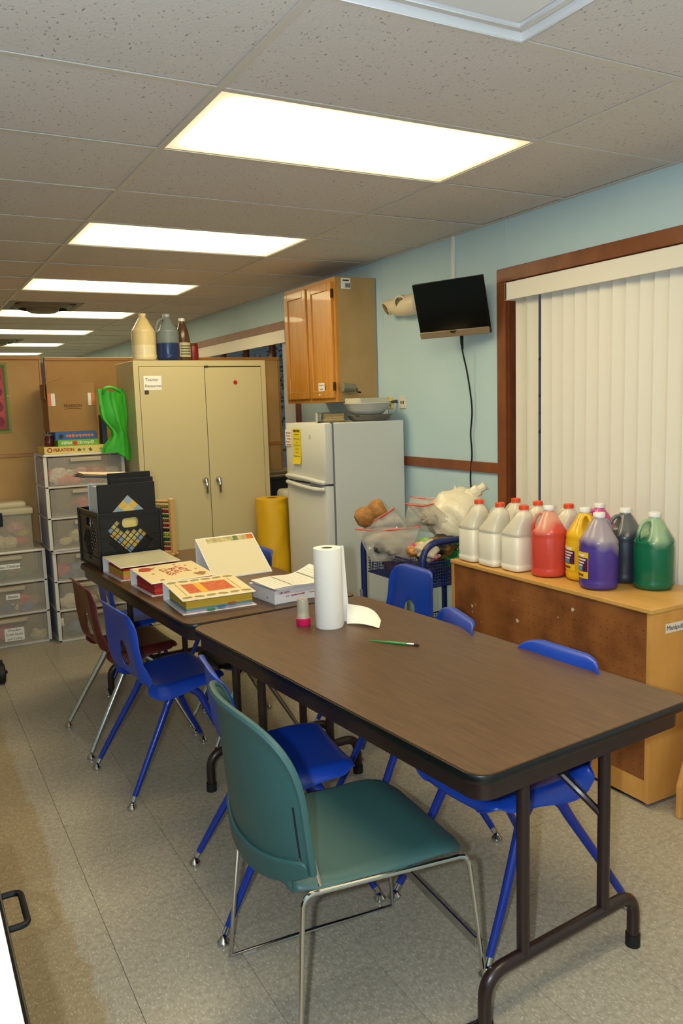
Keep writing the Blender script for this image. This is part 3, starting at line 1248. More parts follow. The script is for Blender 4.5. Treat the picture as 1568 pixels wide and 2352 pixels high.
RED, YEL, ORA, GRN, BLU, PNK, CRM, LIL = (186, 42, 40), (206, 170, 52), (222, 150, 96), (92, 110, 80), (96, 144, 150), (220, 140, 110), (226, 206, 160), (170, 160, 176)
make_binder('white binder with plain grey cover and multicoloured pages beside the crate', (.873, 3.795, TZ), 4, .30, .285, .080,
            [PNK, ORA, YEL, YEL, YEL, RED], mat('plain_cover', (206, 200, 170), .25), tilt=3.0)
make_binder('cream covered binder lettered for the bug class with red pages', (.908, 3.395, TZ), 3.5, .30, .290, .078,
            [RED, (190, 58, 48), RED, (182, 48, 44)], CREAMC, tilt=4, front=front_lady)
b3 = make_binder('cream covered binder with orange leaf picture and yellow pages', (.922, 3.008, TZ), -1.5, .305, .295, .078,
                 [LIL, BLU, YEL, YEL, YEL, YEL], CREAMC, tilt=4, front=front_leaf)
for x, z, c in ((.10, .006, (38, 130, 60)), (.145, .013, (40, 110, 160)), (.19, .020, (150, 84, 50))):
    B().box(x, x + .03, -.002, .03, z, z + .004).done('index_tab', mat('tab_%d' % c[0], c, .5), b3, 0)

wb = thing('open_binder', 'large white binder propped open like a tent on the far table', 'binder', (1.245, 3.555, TZ), 3)
B().box(0, .305, 0, .215, 0, .003, bevel=.001).done('back_cover', VINYLW, wb, 0)
B().box(0, .305, .210, .2135, .003, .165, bevel=.001).done('spine', VINYLW, wb, 0)
SL = Matrix.Translation((0, .0, .004)) @ Matrix.Rotation(math.atan2(.163, .212), 4, 'X')
fc = B().box(0, .305, 0, .268, -.0015, .0015, bevel=.001, M=SL).done('front_cover', VINYLW, wb, 0)
B().box(.006, .299, .006, .262, .0017, .0022, M=SL).done('clear_sleeve', mat('glossy_sleeve', (228, 216, 180), .12), fc, 0)
for x0, x1, c in ((.05, .19, (206, 190, 130)), (.19, .215, (96, 128, 70)), (.215, .262, (206, 200, 168)), (.262, .298, (216, 110, 46))):
    B().box(x0, x1, .228, .258, .0024, .0028, M=SL).done('cover_picture', mat('pic_%d' % c[0], c, .4, c2=tuple(int(v * .8) for v in c), nscale=50), fc, 0)
for x in (.05, .15, .25):
    pts = [(x, .2 - .05 * math.sin(a), .06 - .05 * math.cos(a)) for a in [PI * k / 10 for k in range(11)]]
    B().tube(pts, .002, 6).done('ring', CHROME, wb)

# ream box with loose worksheets
rb = thing('paper_box', 'white copy paper box with red lettering under the loose worksheets', 'box', (1.287, 2.952, TZ), 6)
B().box(0, .285, 0, .22, 0, .056, bevel=.0015).done('carton', mat('box_white', (230, 226, 226), .5), rb, 0)
REDT = mat('red_text', (176, 40, 70), .6)
FM = frame_M((.0, -.0006, 0), (1, 0, 0), (0, 0, 1))
lettering('Office DEPOT', .0085, REDT, rb, FM @ Matrix.Translation((.022, .044, 0)), 'LEFT', .0003)
lettering('your', .010, INK, rb, FM @ Matrix.Translation((.052, .028, 0)), 'LEFT')
lettering('standard weight', .0105, REDT, rb, FM @ Matrix.Translation((.076, .028, 0)), 'LEFT', .0003)
lettering('choice for', .010, INK, rb, FM @ Matrix.Translation((.165, .028, 0)), 'LEFT')
B().box(.018, .27, -.0006, 0, .0385, .0392).done('printed_rule', REDT, rb, 0)
lettering('20', .009, INK, rb, frame_M((-.0006, .06, .02), (0, -1, 0), (0, 0, 1)))
B().box(.01, .26, .012, .05, .0563, .0568).done('orange_band', mat('orange_band', (226, 120, 80), .5), rb, 0)

for k in range(5):
    pt = thing('worksheet', 'printed worksheet %s of the curled stack on the paper box' % ('topmost', 'second from top', 'third from top', 'fourth from top', 'lowest')[k], 'paper',
               (1.262 + .010 * k, 2.905 + .008 * k, TZ + .0605 + .0042 * (4 - k)), 4 + 1.5 * k - 2, 'loose worksheets on the paper box')

    def sheet(u, v, k=k):
        return Vector((u * .28, v * .216, .001 + .030 * max(0, (u - .62) / .38) ** 1.7 * (1 - .08 * k) + .003 * math.sin(u * 5) ** 2))
    o = link('sheet', grid_mesh(24, 3, sheet), PAPERW, pt)
    solid(o, .0035 if k else .0008, -1)
    if k == 0:
        for c in range(2):
            u0 = .30 + .44 * c
            o = link('printed_column', grid_mesh(2, 6, lambda u, v: sheet(u0 + .03 * u, .05 + .9 * v) + Vector((0, 0, .0006))), mat('print_grey', (150, 144, 126), .7), pt)
        for q in range(17):
            if q in (5, 13):
                continue
            u1 = .05 + q * .053
            link('printed_line', grid_mesh(1, 6, lambda u, v: sheet(u1 + .010 * u, .06 + .88 * v) + Vector((0, 0, .0006))), mat('print_light', (206, 198, 170), .7), pt)

# ------------------------------------------------------------------ milk crate with folders
ck = thing('milk_crate', 'black plastic milk crate full of folders on the far table', 'crate', (.852, 4.116, TZ), 3.5)
CW, CD, CH = .325, .36, .292


def crate_wall(wd, ht, lattice_cols, big):
    outer = [(0, 0), (wd, 0), (wd, ht), (0, ht)]
    holes = []
    cx = wd / 2
    # hand hold
    hh = rrect(cx - .042, cx + .042, ht - .085, ht - .036, .018, 4)
    holes.append(hh)
    s = .0235
    for i in range(-6, 7):
        for j in range(-6, 9):
            x = cx + (i - j) * s * .72
            y = .03 + (i + j) * s * .72
            if y < .035 or y > ht - .05:
                continue
            if abs(x - cx) > wd * .36 or (y - .03) < abs(x - cx) * .86 - .004 or (y > ht - .075 and abs(x - cx) > wd * .31):
                continue
            if abs(x - cx) < .056 and y > ht - .100:
                continue
            r = s * .62
            holes.append([(x + r, y), (x, y + r), (x - r, y), (x, y - r)])
    return outer, holes


o1, h1 = crate_wall(CW, CH, 6, True)
o2, h2 = crate_wall(CD, CH, 6, True)
CRATE = mat('crate_plastic', (16, 16, 18), .38)
link('front_wall', plate(o1, h1, .004, frame_M((0, .002, 0), (1, 0, 0), (0, 0, 1))), CRATE, ck)
link('back_wall', plate(o1, h1, .004, frame_M((0, CD - .002, 0), (1, 0, 0), (0, 0, 1))), CRATE, ck)
link('side_wall', plate(o2, h2, .004, frame_M((.002, 0, 0), (0, 1, 0), (0, 0, 1))), CRATE, ck)
link('side_wall', plate(o2, h2, .004, frame_M((CW - .002, 0, 0), (0, 1, 0), (0, 0, 1))), CRATE, ck)
B().box(.004, CW - .004, .004, CD - .004, 0, .005).done('base', CRATE, ck, 0)
for z0, z1 in ((CH - .010, CH), (CH - .030, CH - .026), (.0, .010), (.055, .060)):
    b = B()
    e = .006 if z1 > CH - .02 else .004
    b.box(-e, CW + e, -e, .0, z0, z1).box(-e, CW + e, CD, CD + e, z0, z1).box(-e, 0, 0, CD, z0, z1).box(CW, CW + e, 0, CD, z0, z1)
    b.done('rib', CRATE, ck, 0)
for x in (0, CW):
    for y in (0, CD):
        b = B().box(x - .008, x + .008, y - .008, y + .008, 0, CH, bevel=.004)
        for q in range(4):
            zz = .06 + q * .05
            b.box(x - (.010 if x == 0 else .05), x + (.05 if x == 0 else .010), y - .0045 if y == 0 else y, y if y == 0 else y + .0045, zz, zz + .004)
        b.done('corner_post', CRATE, ck, 0)


def in_crate(x, y, z=0):
    a = R(3.5)
    return (.852 + x * math.cos(a) - y * math.sin(a), 4.116 + x * math.sin(a) + y * math.cos(a), TZ + z)


def folder(label, x0, x1, y, zt, m, th=.012, lean=0.0, edge=None, rz=0.0):
    t = thing('folder', label, 'folder', in_crate(x0, y, .006), 3.5 + rz, 'folders standing in the milk crate')
    t.rotation_euler[0] = R(lean)
    wd = x1 - x0
    B().box(0, wd, 0, .0025, 0, zt, bevel=.0008).done('front_cover', m, t, 0)
    B().box(0, wd, th - .0025, th, 0, zt, bevel=.0008).done('back_cover', m, t, 0)
    if edge:
        B().box(.006, wd - .004, .003, th - .003, .004, zt - .008).done('papers', edge, t, 0)
    return t


LIME = mat('lime_paper', (170, 190, 40), .6)
f1 = folder('black folder with quilt square, foremost in the crate', .012, .308, .022, .425, BLACKM, .016, 1, LIME)
PA = frame_M((.150, -.0012, .215), (1, 0, 1), (-1, 0, 1))
q = .212
B().box(-q / 2, q / 2, -q / 2, q / 2, 0, .0008, M=PA).done('quilt_square', mat('pale_yellow_paper', (226, 206, 128), .7), f1, 0)
QB, QY = mat('quilt_blue', (150, 172, 190), .7), mat('quilt_yellow', (226, 184, 84), .7)
n = 6
cs = q / n
k = 0
for i in range(n):
    for j in range(n):
        if i in (0, n - 1) or j in (0, n - 1):
            x, y = -q / 2 + i * cs, -q / 2 + j * cs
            B().box(x + .001, x + cs - .001, y + .001, y + cs - .001, .0009, .0014, M=PA).done('quilt_patch', QB if (i + j) % 2 == 0 else QY, f1, 0)
folder('black folder with lime sheet, behind the quilt folder', .09, .312, .062, .448, BLACKM, .014, 2, LIME)
folder('tall black portfolio at the back of the crate', .09, .312, .10, .475, BLACKM, .018, 2, PAPERW)
folder('white binder standing at the left inside the crate', .014, .075, .05, .420, mat('pale_blue_vinyl', (196, 206, 214), .35), .16, 1, PAPERW)
ORD = ('topmost', 'second from top', 'third from top', 'fourth from top', 'fifth from top', 'sixth from top', 'lowest')
for i in range(7):
    t = thing('loose_sheet', ORD[i] + ' paper of the fanned pile on the crate folders', 'paper', in_crate(-.020 + .004 * i, .150 + .006 * i, .478 - .0042 * i - .004), 3.5 + 2.5 * i - 6, 'papers fanned on the crate folders')
    t.rotation_euler[1] = R(1.5)
    o = link('sheet', grid_mesh(6, 4, lambda u, v: Vector((u * .25, v * .19, .010 * (1 - u) ** 2))), [PAPERW, mat('cream_sheet', (220, 200, 150), .7), mat('rust_sheet', (206, 130, 70), .7), mat('brown_sheet', (110, 84, 60), .7)][(1, 2, 0, 3, 0, 3, 0)[i]], t)
    solid(o, .0018, 0)

# abacus behind the crate
ab = thing('abacus', 'wooden bead abacus standing behind the milk crate', 'abacus', (1.272, 4.345, TZ), -52)
PINE = wood('pine', (206, 156, 84), (222, 176, 104), stretch=(8, 8, 1), scale=3, rough=.45)
for x in (-.13, .02):
    B().box(x - .0, x + .022, -.016, .016, 0, .315, bevel=.005).done('upright', PINE, ab, 0)
for z in (.297,):
    B().tube([(-.12, 0, z), (.03, 0, z)], .008, 10).done('top_bar', PINE, ab)
B().box(-.13, .042, -.03, .03, 0, .014, bevel=.003).done('foot', PINE, ab, 0)
bead = B().lathe([(0, -.006), (.008, -.006), (.011, 0), (.008, .006), (0, .006)], 10, M=Matrix.Rotation(PI / 2, 4, 'Y')).mesh()
bc = [(150, 30, 36), (120, 84, 40), (30, 80, 40), (160, 170, 40), (40, 24, 24), (150, 30, 36), (120, 84, 40), (24, 70, 50), (150, 30, 36), (150, 120, 40)]
for r in range(10):
    z = .035 + .026 * r
    rod = B().tube([(-.12, 0, z), (.03, 0, z)], .0022, 6).done('rod', CHROME, ab)
    bm_ = bead.copy()
    bm_.materials.append(mat('bead_%d_%d' % (bc[r][0], bc[r][1]), bc[r], .35))
    for k in range(8):
        o = bpy.data.objects.new('bead', bm_)
        COL.objects.link(o)
        o.parent = rod
        o.location = (.013 - .0135 * k, 0, z)

# ------------------------------------------------------------------ metal storage cabinet
PUTTY = mat('putty_enamel', (196, 182, 138), .38, bump=.02, bscale=300)
GAP = mat('seam_dark', (60, 52, 38), .8)
sc = thing('storage_cabinet', 'tall putty metal storage cabinet with two doors', 'cabinet', (1.372, 5.24, 0), 0)
SW, SD, SH = .914, .457, 1.833
bd = B()
bd.box(0, SW, .006, SD, .05, SH, bevel=.003)
bd.box(0, SW, 0, .008, SH - .038, SH).box(0, SW, 0, .008, 0, .09).box(0, .032, 0, .008, .09, SH - .038).box(SW - .032, SW, 0, .008, .09, SH - .038)
bd.box(0, .02, 0, SD, 0, .05).box(SW - .02, SW, 0, SD, 0, .05)
bd.done('body', PUTTY, sc, 0)
B().box(.032, SW - .032, .0035, .0062, .09, SH - .038).done('door_gap', GAP, sc, 0)
d1 = B().box(.0345, .472, -.003, .005, .094, SH - .041, bevel=.0015).done('door', PUTTY, sc, 0)
d2 = B().box(.4765, SW - .0345, -.001, .005, .094, SH - .046, bevel=.0015).done('door', PUTTY, sc, 0)
for d, x in ((d1, .440), (d2, .533)):
    b = B()
    b.lathe([(0, .014), (.018, .013), (.021, .008), (.021, 0)], 20, M=frame_M((x, -.003, 1.035), (1, 0, 0), (0, 0, 1)))
    b.tube(cat_rom([(x, -.016, 1.045), (x + .002, -.024, 1.02), (x + .004, -.026, .985), (x + .006, -.022, .945)], 4), [.010] * 4 + [.011] * 4 + [.009] * 4 + [.005], 10)
    b.done('handle', CHROME, d)
lb = B().box(.062, .178, -.0042, -.0032, 1.645, 1.735).done('paper_label', PAPERW, d1, 0)
TM = frame_M((.120, -.0046, 1.69), (1, 0, 0), (0, 0, 1))
lettering('Teacher', .026, INK, d1, TM @ Matrix.Translation((-.048, .020, 0)), 'LEFT')
lettering('Resources', .026, INK, d1, TM @ Matrix.Translation((-.052, -.020, 0)), 'LEFT')
B().box(.064, .090, -.006, -.0032, 1.618, 1.643).done('magnet', mat('dark_magnet', (58, 48, 30), .5), d1, 0)
B().lathe([(0, .006), (.012, .005), (.015, 0)], 20, M=frame_M((.69, -.001, 1.685), (1, 0, 0), (0, 0, 1))).done('round_magnet', mat('red_magnet', (168, 34, 20), .4), d2)
B().box(.475, .500, -.006, .004, SH - .047, SH - .034).done('latch', mat('latch_steel', (60, 55, 45), .4, metal=.5), sc, 0)


# ------------------------------------------------------------------ jugs
def jug_material(name, full, empty, level, amp, see_empty=0.0, rough=.25):
    m, N, L, b, out = base_mat(name)
    tc = N.new('ShaderNodeTexCoord')
    sep = N.new('ShaderNodeSeparateXYZ')
    L.new(tc.outputs['Object'], sep.inputs[0])
    no = N.new('ShaderNodeTexNoise')
    no.inputs['Scale'].default_value = 10
    no.inputs['Detail'].default_value = 1.5
    mp = N.new('ShaderNodeMapping')
    mp.inputs['Scale'].default_value = (1, 1, .22)
    L.new(tc.outputs['Object'], mp.inputs[0])
    L.new(mp.outputs[0], no.inputs['Vector'])
    s = N.new('ShaderNodeMath'); s.operation = 'SUBTRACT'; s.inputs[1].default_value = .5
    L.new(no.outputs['Fac'], s.inputs[0])
    ma = N.new('ShaderNodeMath'); ma.operation = 'MULTIPLY_ADD'; ma.inputs[1].default_value = amp
    L.new(s.outputs[0], ma.inputs[0]); L.new(sep.outputs[2], ma.inputs[2])
    rp = N.new('ShaderNodeMapRange')
    rp.inputs['From Min'].default_value = level - .004 - amp * .10
    rp.inputs['From Max'].default_value = level + .004 + amp * .10
    L.new(ma.outputs[0], rp.inputs['Value'])
    mx = N.new('ShaderNodeMix'); mx.data_type = 'RGBA'
    mx.inputs['A'].default_value = lin(full)
    mx.inputs['B'].default_value = lin(empty)
    L.new(rp.outputs[0], mx.inputs['Factor'])
    L.new(mx.outputs['Result'], b.inputs['Base Color'])
    b.inputs['Roughness'].default_value = rough
    if see_empty:
        trn = N.new('ShaderNodeBsdfTransparent')
        sh = N.new('ShaderNodeMixShader')
        mm = N.new('ShaderNodeMath'); mm.operation = 'MULTIPLY'; mm.inputs[1].default_value = see_empty
        L.new(rp.outputs[0], mm.inputs[0])
        L.new(mm.outputs[0], sh.inputs[0])
        L.new(b.outputs[0], sh.inputs[1]); L.new(trn.outputs[0], sh.inputs[2])
        L.new(sh.outputs[0], out.inputs['Surface'])
    return m


def round_jug_mesh():
    prof = [(0, .004), (.060, .002), (.070, .004), (.0755, .012), (.0765, .03), (.0745, .036), (.0762, .045), (.0765, .165), (.0745, .178), (.0765, .186), (.073, .197),
            (.062, .215), (.050, .235), (.039, .254), (.029, .270), (.0225, .277), (.021, .282), (.021, .292), (0, .293)]

    def fn(th, z, r):
        k = 1.0
        if .19 < z < .272:
            a = th
            while a > PI:
                a -= 2 * PI
            f = math.exp(-(a / .55) ** 2) * min(1, (z - .19) / .02) * min(1, (.272 - z) / .012)
            k = 1 - .62 * f
        return r * k * math.cos(th), r * math.sin(th)
    b = B().lathe(prof, 36, fn=fn)
    b.tube(cat_rom([(.018, 0, .270), (.038, 0, .268), (.054, 0, .254), (.064, 0, .228), (.068, 0, .203), (.066, 0, .184)], 5), [.008] * 25 + [.012], 10)
    return b.mesh(50)


def square_jug_mesh():
    prof = [(0, .004), (.055, .002), (.060, .005), (.062, .014), (.062, .026), (.0595, .030), (.0605, .036), (.0605, .150), (.058, .156), (.0615, .163), (.060, .172),
            (.056, .190), (.048, .214), (.039, .238), (.029, .259), (.021, .268), (.0195, .274), (.0195, .283), (0, .284)]

    def sh(z):
        k = max(0, min(1, (z - .165) / .095))
        return .036 * k * k * (3 - 2 * k)

    def fn(th, z, r):
        n = 5.0 if z < .19 else 3.2
        c, s_ = math.cos(th), math.sin(th)
        q = r * (abs(c) ** n + abs(s_) ** n) ** (-1 / n) if z < .262 else r
        if .178 < z < .262:
            a = abs(abs(th - PI) - 0)
            f = math.exp(-(a / .50) ** 2) * min(1, (z - .178) / .02) * min(1, (.262 - z) / .012)
            q *= 1 - .58 * f
        return q * c + sh(z), q * s_
    b = B().lathe(prof, 44, fn=fn)
    b.tube(cat_rom([(.024, 0, .263), (.002, 0, .262), (-.022, 0, .246), (-.042, 0, .217), (-.054, 0, .190), (-.052, 0, .166)], 5), [.009] * 25 + [.013], 10)
    return b.mesh(50)


RJ, SJ = round_jug_mesh(), square_jug_mesh()
CAPR = B().lathe([(0, .303), (.021, .303), (.0235, .300), (.0235, .286), (.0215, .285), (.0215, .283), (0, .283)], 24).mesh(40)
CAPS = B().lathe([(0, .295), (.019, .295), (.022, .292), (.022, .276), (.0, .276)], 24, (.036, 0, 0)).mesh(40)


def label_patch(parent, a0, a1, z0, z1, m, r=.0772, name='jug_label'):
    o = link(name, grid_mesh(10, 1, lambda u, v: Vector((r * math.cos(a0 + (a1 - a0) * u), r * math.sin(a0 + (a1 - a0) * u), z0 + (z1 - z0) * v))), m, parent)
    return o


def jug(label, loc, rz, body, cap, square=False, group=None, name='paint_jug', cat='jug', lab=None):
    t = thing(name, label, cat, loc, rz, group)
    me = (SJ if square else RJ).copy()
    me.materials.clear()
    bo = link('body', me, body, t)
    cm = (CAPS if square else CAPR).copy()
    cm.materials.clear()
    link('cap', cm, cap, t)
    if lab:
        a = R(lab)
        w_ = .75
        base = label_patch(bo, a - w_, a + w_, .045, .150, mat('label_yellow', (232, 190, 40), .4))
        label_patch(bo, a - w_ * .96, a + w_ * .96, .072, .128, mat('label_plum', (84, 22, 66), .4), .0775, 'label_panel')
        label_patch(bo, a - w_ * .7, a + w_ * .7, .132, .141, PAPERW, .0775, 'label_banner')
        for q in range(3):
            label_patch(bo, a - w_ * .8, a + w_ * .8 - .1 * q, .116 - q * .012, .123 - q * .012, mat('label_text', (226, 214, 210), .5), .0779, 'label_lettering')
        label_patch(bo, a - w_ * .5, a + w_ * .5, .075, .090, mat('label_art', (90, 160, 190), .5), .0779, 'label_picture')
        label_patch(bo, a - w_ * .6, a + w_ * .6, .052, .062, mat('label_small', (120, 80, 20), .5), .0777, 'label_lettering')
    return t


CAPW2 = mat('white_cap', (232, 230, 224), .4)
CAPO = mat('orange_cap', (226, 76, 34), .4)
HDPE = jug_material('white_paint_jug', (236, 230, 212), (226, 218, 196), .155, .0, .12)
SZ = .7562
LWH = 'white square orange-capped paint jug, '
for lab_, x, y, rz in (('leftmost of the front row', 2.385, 3.060, -90), ('second of the front row', 2.388, 2.912, -90), ('third in front, touching the red jug', 2.400, 2.765, -90),
                       ('back row behind the leftmost pair', 2.545, 2.985, -90), ('back row behind the third front jug', 2.545, 2.835, -90), ('back row between the red and pink jugs', 2.575, 2.672, -90)):
    jug(LWH + lab_, (x, y, SZ), rz, HDPE, CAPO, True, 'white square paint jugs on the shelf')
jug('red paint jug with white cap on the low shelf', (2.430, 2.605, SZ), 120, jug_material('red_paint', (206, 74, 58), (214, 150, 126), .22, .12), CAPW2)
jug('pink paint jug with white cap behind the yellow jug', (2.640, 2.520, SZ), 150, jug_material('pink_paint', (206, 60, 140), (206, 90, 150), .26, .0), CAPW2)
jug('yellow paint jug with label and white cap on the low shelf', (2.494, 2.460, SZ), 250, jug_material('yellow_paint', (226, 176, 26), (224, 190, 80), .28, .02), CAPW2, lab=-97)
jug('purple paint jug with bright label at the shelf front edge', (2.425, 2.315, SZ), 0, jug_material('purple_paint', (76, 56, 140), (160, 146, 156), .175, .16), CAPW2, lab=150)
jug('black paint jug with white cap behind purple and green jugs', (2.600, 2.340, SZ), 150, jug_material('black_paint', (44, 52, 66), (92, 94, 96), .215, .04), CAPW2)
jug('green paint jug with white cap, rightmost on the low shelf', (2.590, 2.185, SZ), 160, jug_material('green_paint', (14, 98, 66), (150, 176, 140), .215, .16), CAPW2)
jug('milky white jug without handle side showing, on the metal cabinet', (1.475, 5.325, SH + .0006), 60, jug_material('milk_jug', (220, 206, 164), (206, 186, 136), .10, .0), mat('cream_cap', (214, 196, 150), .5), name='liquid_jug')
jug('half full dark blue jug on the metal cabinet', (1.633, 5.325, SH + .0006), 175, jug_material('blue_liquid', (26, 46, 88), (116, 128, 128), .115, .0, .15), mat('grey_cap', (150, 156, 160), .4), name='liquid_jug')
bt = thing('sauce_bottle', 'brown plastic bottle with label beside the blue jug', 'bottle', (1.764, 5.41, SH + .0006), 0)
BRB = mat('brown_bottle', (84, 60, 40), .2)
B().lathe([(0, 0), (.046, 0), (.05, .006), (.05, .13), (.047, .16), (.04, .20), (.026, .24), (.018, .262), (.018, .272), (0, .272)], 28).done('body', BRB, bt)
B().lathe([(0, .288), (.019, .288), (.021, .284), (.021, .268), (0, .268)], 20).done('cap', CAPW2, bt)
label_patch(bt, R(200), R(340), .03, .125, mat('pale_label', (196, 184, 150), .6), .0506)
for q in range(4):
    label_patch(bt, R(235), R(325), .045 + q * .018, .053 + q * .018, mat('green_label_text', (70, 96, 60), .6), .0511, 'label_lettering')
rt = thing('red_canister', 'small dark red canister behind the brown bottle', 'canister', (1.845, 5.45, SH + .0006), 0)
B().lathe([(0, 0), (.036, 0), (.038, .003), (.038, .105), (.036, .108), (0, .108)], 24).done('body', mat('dark_red', (120, 20, 18), .4), rt)
B().lathe([(0, .126), (.030, .126), (.034, .120), (.038, .108), (0, .108)], 24).done('lid', mat('dark_red_lid', (96, 18, 16), .5), rt)

# ------------------------------------------------------------------ fridge
FRW = mat('fridge_white', (216, 216, 208), .42, bump=.03, bscale=500)
SEAL = mat('grey_seal', (120, 122, 126), .6)
FRT = 1.405
fr = thing('refrigerator', 'white two door refrigerator against the blue wall', 'refrigerator', (2.265, 4.34, 0), 0)
B().box(.062, .565, 0, .56, .03, FRT, bevel=.006).box(.07, .55, .01, .55, 0, .03).done('body', FRW, fr, 0)
B().box(.052, .063, .004, .556, .06, FRT - .004).done('gasket', SEAL, fr, 0)


def door_panel(z0, z1, notch_top):
    """bowed door, front faces -X"""
    def f(u, v):
        y = .56 * u
        z = z0 + (z1 - z0) * v
        bow = -.012 * (1 - (2 * u - 1) ** 2)
        e = (1 - u)
        # curved split line
        sp = .020 * math.sin(PI * u) if True else 0
        if notch_top and v > .999:
            z += 0
        return Vector((bow, y, z))
    b = B()
    n = 14
    pts = [(.05, 0.0)] + [(-.010 * (1 - (2 * k / n - 1) ** 2), .56 * k / n) for k in range(n + 1)] + [(.05, .56)]
    b.prism(pts, z1 - z0, Matrix.Translation((0, 0, z0)), bevel=.004)
    return b


SPLIT = 1.030
du = door_panel(SPLIT + .006, FRT - .002, False).done('freezer_door', FRW, fr, 40)
dl = door_panel(.06, SPLIT - .006, True).done('fridge_door', FRW, fr, 40)
b = B()
b.tube(cat_rom([(-.006, .01, SPLIT + .012), (-.020, .10, SPLIT + .020), (-.026, .26, SPLIT + .030), (-.022, .42, SPLIT + .034), (-.008, .55, SPLIT + .030)], 6), [.008] + [.014] * 23 + [.008], 10)
b.done('handle', FRW, du)
b = B()
b.tube(cat_rom([(-.006, .01, SPLIT - .026), (-.020, .10, SPLIT - .030), (-.026, .26, SPLIT - .024), (-.022, .42, SPLIT - .014), (-.008, .55, SPLIT - .010)], 6), [.008] + [.014] * 23 + [.008], 10)
b.done('handle', FRW, dl)
B().box(-.014, -.004, .05, .20, SPLIT - .016, SPLIT + .012, bevel=.004).done('grip_recess', mat('grip_grey', (120, 126, 136), .4), dl, 0)
B().box(.045, .062, .006, .02, FRT - .006, FRT + .006).done('top_hinge', mat('hinge_grey', (90, 90, 88), .4), fr, 0)
YTAG = mat('yellow_tag', (232, 208, 30), .5)
yt = link('energy_tag', grid_mesh(4, 10, lambda u, v: Vector((-.0125 - (.010 * max(0, (.25 - v) / .25) ** 2), .425 - .115 * u, 1.145 + .225 * v))), YTAG, du)
solid(yt, .0006, 0)
TG = frame_M((-.0150, .3675, 1.355), (0, -1, 0), (0, 0, 1))
lettering('ENERGYGUIDE', .0145, INK, yt, TG, bold=.0006)
for k, (wd, z) in enumerate(((.06, -.022), (.09, -.05), (.02, -.075), (.08, -.09), (.05, -.115), (.03, -.135), (.09, -.16))):
    B().box(-.0148, -.0142, .3675 - wd / 2, .3675 + wd / 2, 1.355 + z - .0015, 1.355 + z + .0015).done('printed_line', mat('tag_ink', (120, 100, 20), .6), yt, 0)
pl = B().box(-.0105, -.0092, .452, .545, 1.255, 1.362).done('notice', PAPERW, du, 0)
for k in range(5):
    B().box(-.0112, -.0105, .462 + .006 * (k % 2), .535 - .008 * (k % 3), 1.34 - k * .019 - .004, 1.34 - k * .019 + .004).done('printed_line', mat('notice_red', (190, 120, 104), .6), pl, 0)
B().box(-.0092, -.0085, .175, .205, 1.305, 1.335, bevel=.0003).done('badge', mat('badge', (196, 192, 176), .3), du, 0)

# on top of the fridge
gb = thing('green_binder', 'green edged binder of papers lying on the refrigerator', 'binder', (2.358, 4.505, FRT + .0006), -25)
GEDGE = mat('dark_green', (30, 60, 40), .5)
B().box(-.05, .125, -.0, .22, 0, .003).done('bottom_cover', GEDGE, gb, 0)
B().box(-.05, .125, -.0, .22, .058, .061).done('top_cover', GEDGE, gb, 0)
B().box(-.053, -.05, 0, .22, 0, .061).done('spine', mat('binder_white_side', (206, 202, 186), .5), gb, 0)
pages('p', [(176, 152, 100), (186, 164, 112), (170, 148, 96)], -.02, .120, .004, .215, .004, .054, gb, .010)
pts = [(-.018 + .018 * math.cos(a), -.002, .030 + .018 * math.sin(a)) for a in [2 * PI * k / 14 for k in range(14)]]
B().tube(pts, .0018, 6, closed=True).done('ring', CHROME, gb)
pn = thing('frying_pan', 'shallow grey frying pan under the white bowl on the refrigerator', 'pan', (2.662, 4.480, FRT + .0006), 0)
PANG = mat('pan_grey', (120, 116, 104), .4)
B().lathe([(0, 0), (.105, 0), (.12, .008), (.140, .034), (.146, .036), (.140, .039), (.118, .012), (.10, .005), (0, .005)], 36).done('pan_body', PANG, pn)
B().tube([(-.118, -.070, .034), (-.150, -.088, .036), (-.172, -.102, .036)], [.008, .010, .008], 8).done('handle', mat('pan_handle', (90, 88, 76), .5), pn)
wk = thing('wok', 'white wok with dark handle stacked on the refrigerator', 'wok', (2.650, 4.480, FRT + .0412), 0)
B().lathe([(0, 0), (.085, 0), (.10, .006), (.125, .03), (.150, .068), (.154, .070), (.150, .073), (.120, .034), (.095, .009), (0, .006)], 40).done('bowl', mat('enamel_white', (206, 204, 196), .25), wk)
B().tube([(.145, -.010, .066), (.175, -.018, .074), (.205, -.028, .078)], [.007, .009, .011], 10).done('handle', mat('dark_handle', (70, 62, 54), .4), wk)
ct = thing('food_container', 'shallow translucent container resting on the wok rim', 'container', (2.64, 4.47, FRT + .0412 + .0735), 8)
b = B()
b.box(-.115, .115, -.075, .075, .0, .003)
b.done('base', mat('frost_plastic', (214, 210, 186), .3, see=.2), ct, 0)
o_, i_ = rrect(-.122, .122, -.08, .08, .02), rrect(-.119, .119, -.077, .077, .018)
link('rim', plate(o_, [i_], .030, Matrix.Translation((0, 0, .015))), mat('frost_plastic', (214, 210, 186), .3, see=.2), ct)

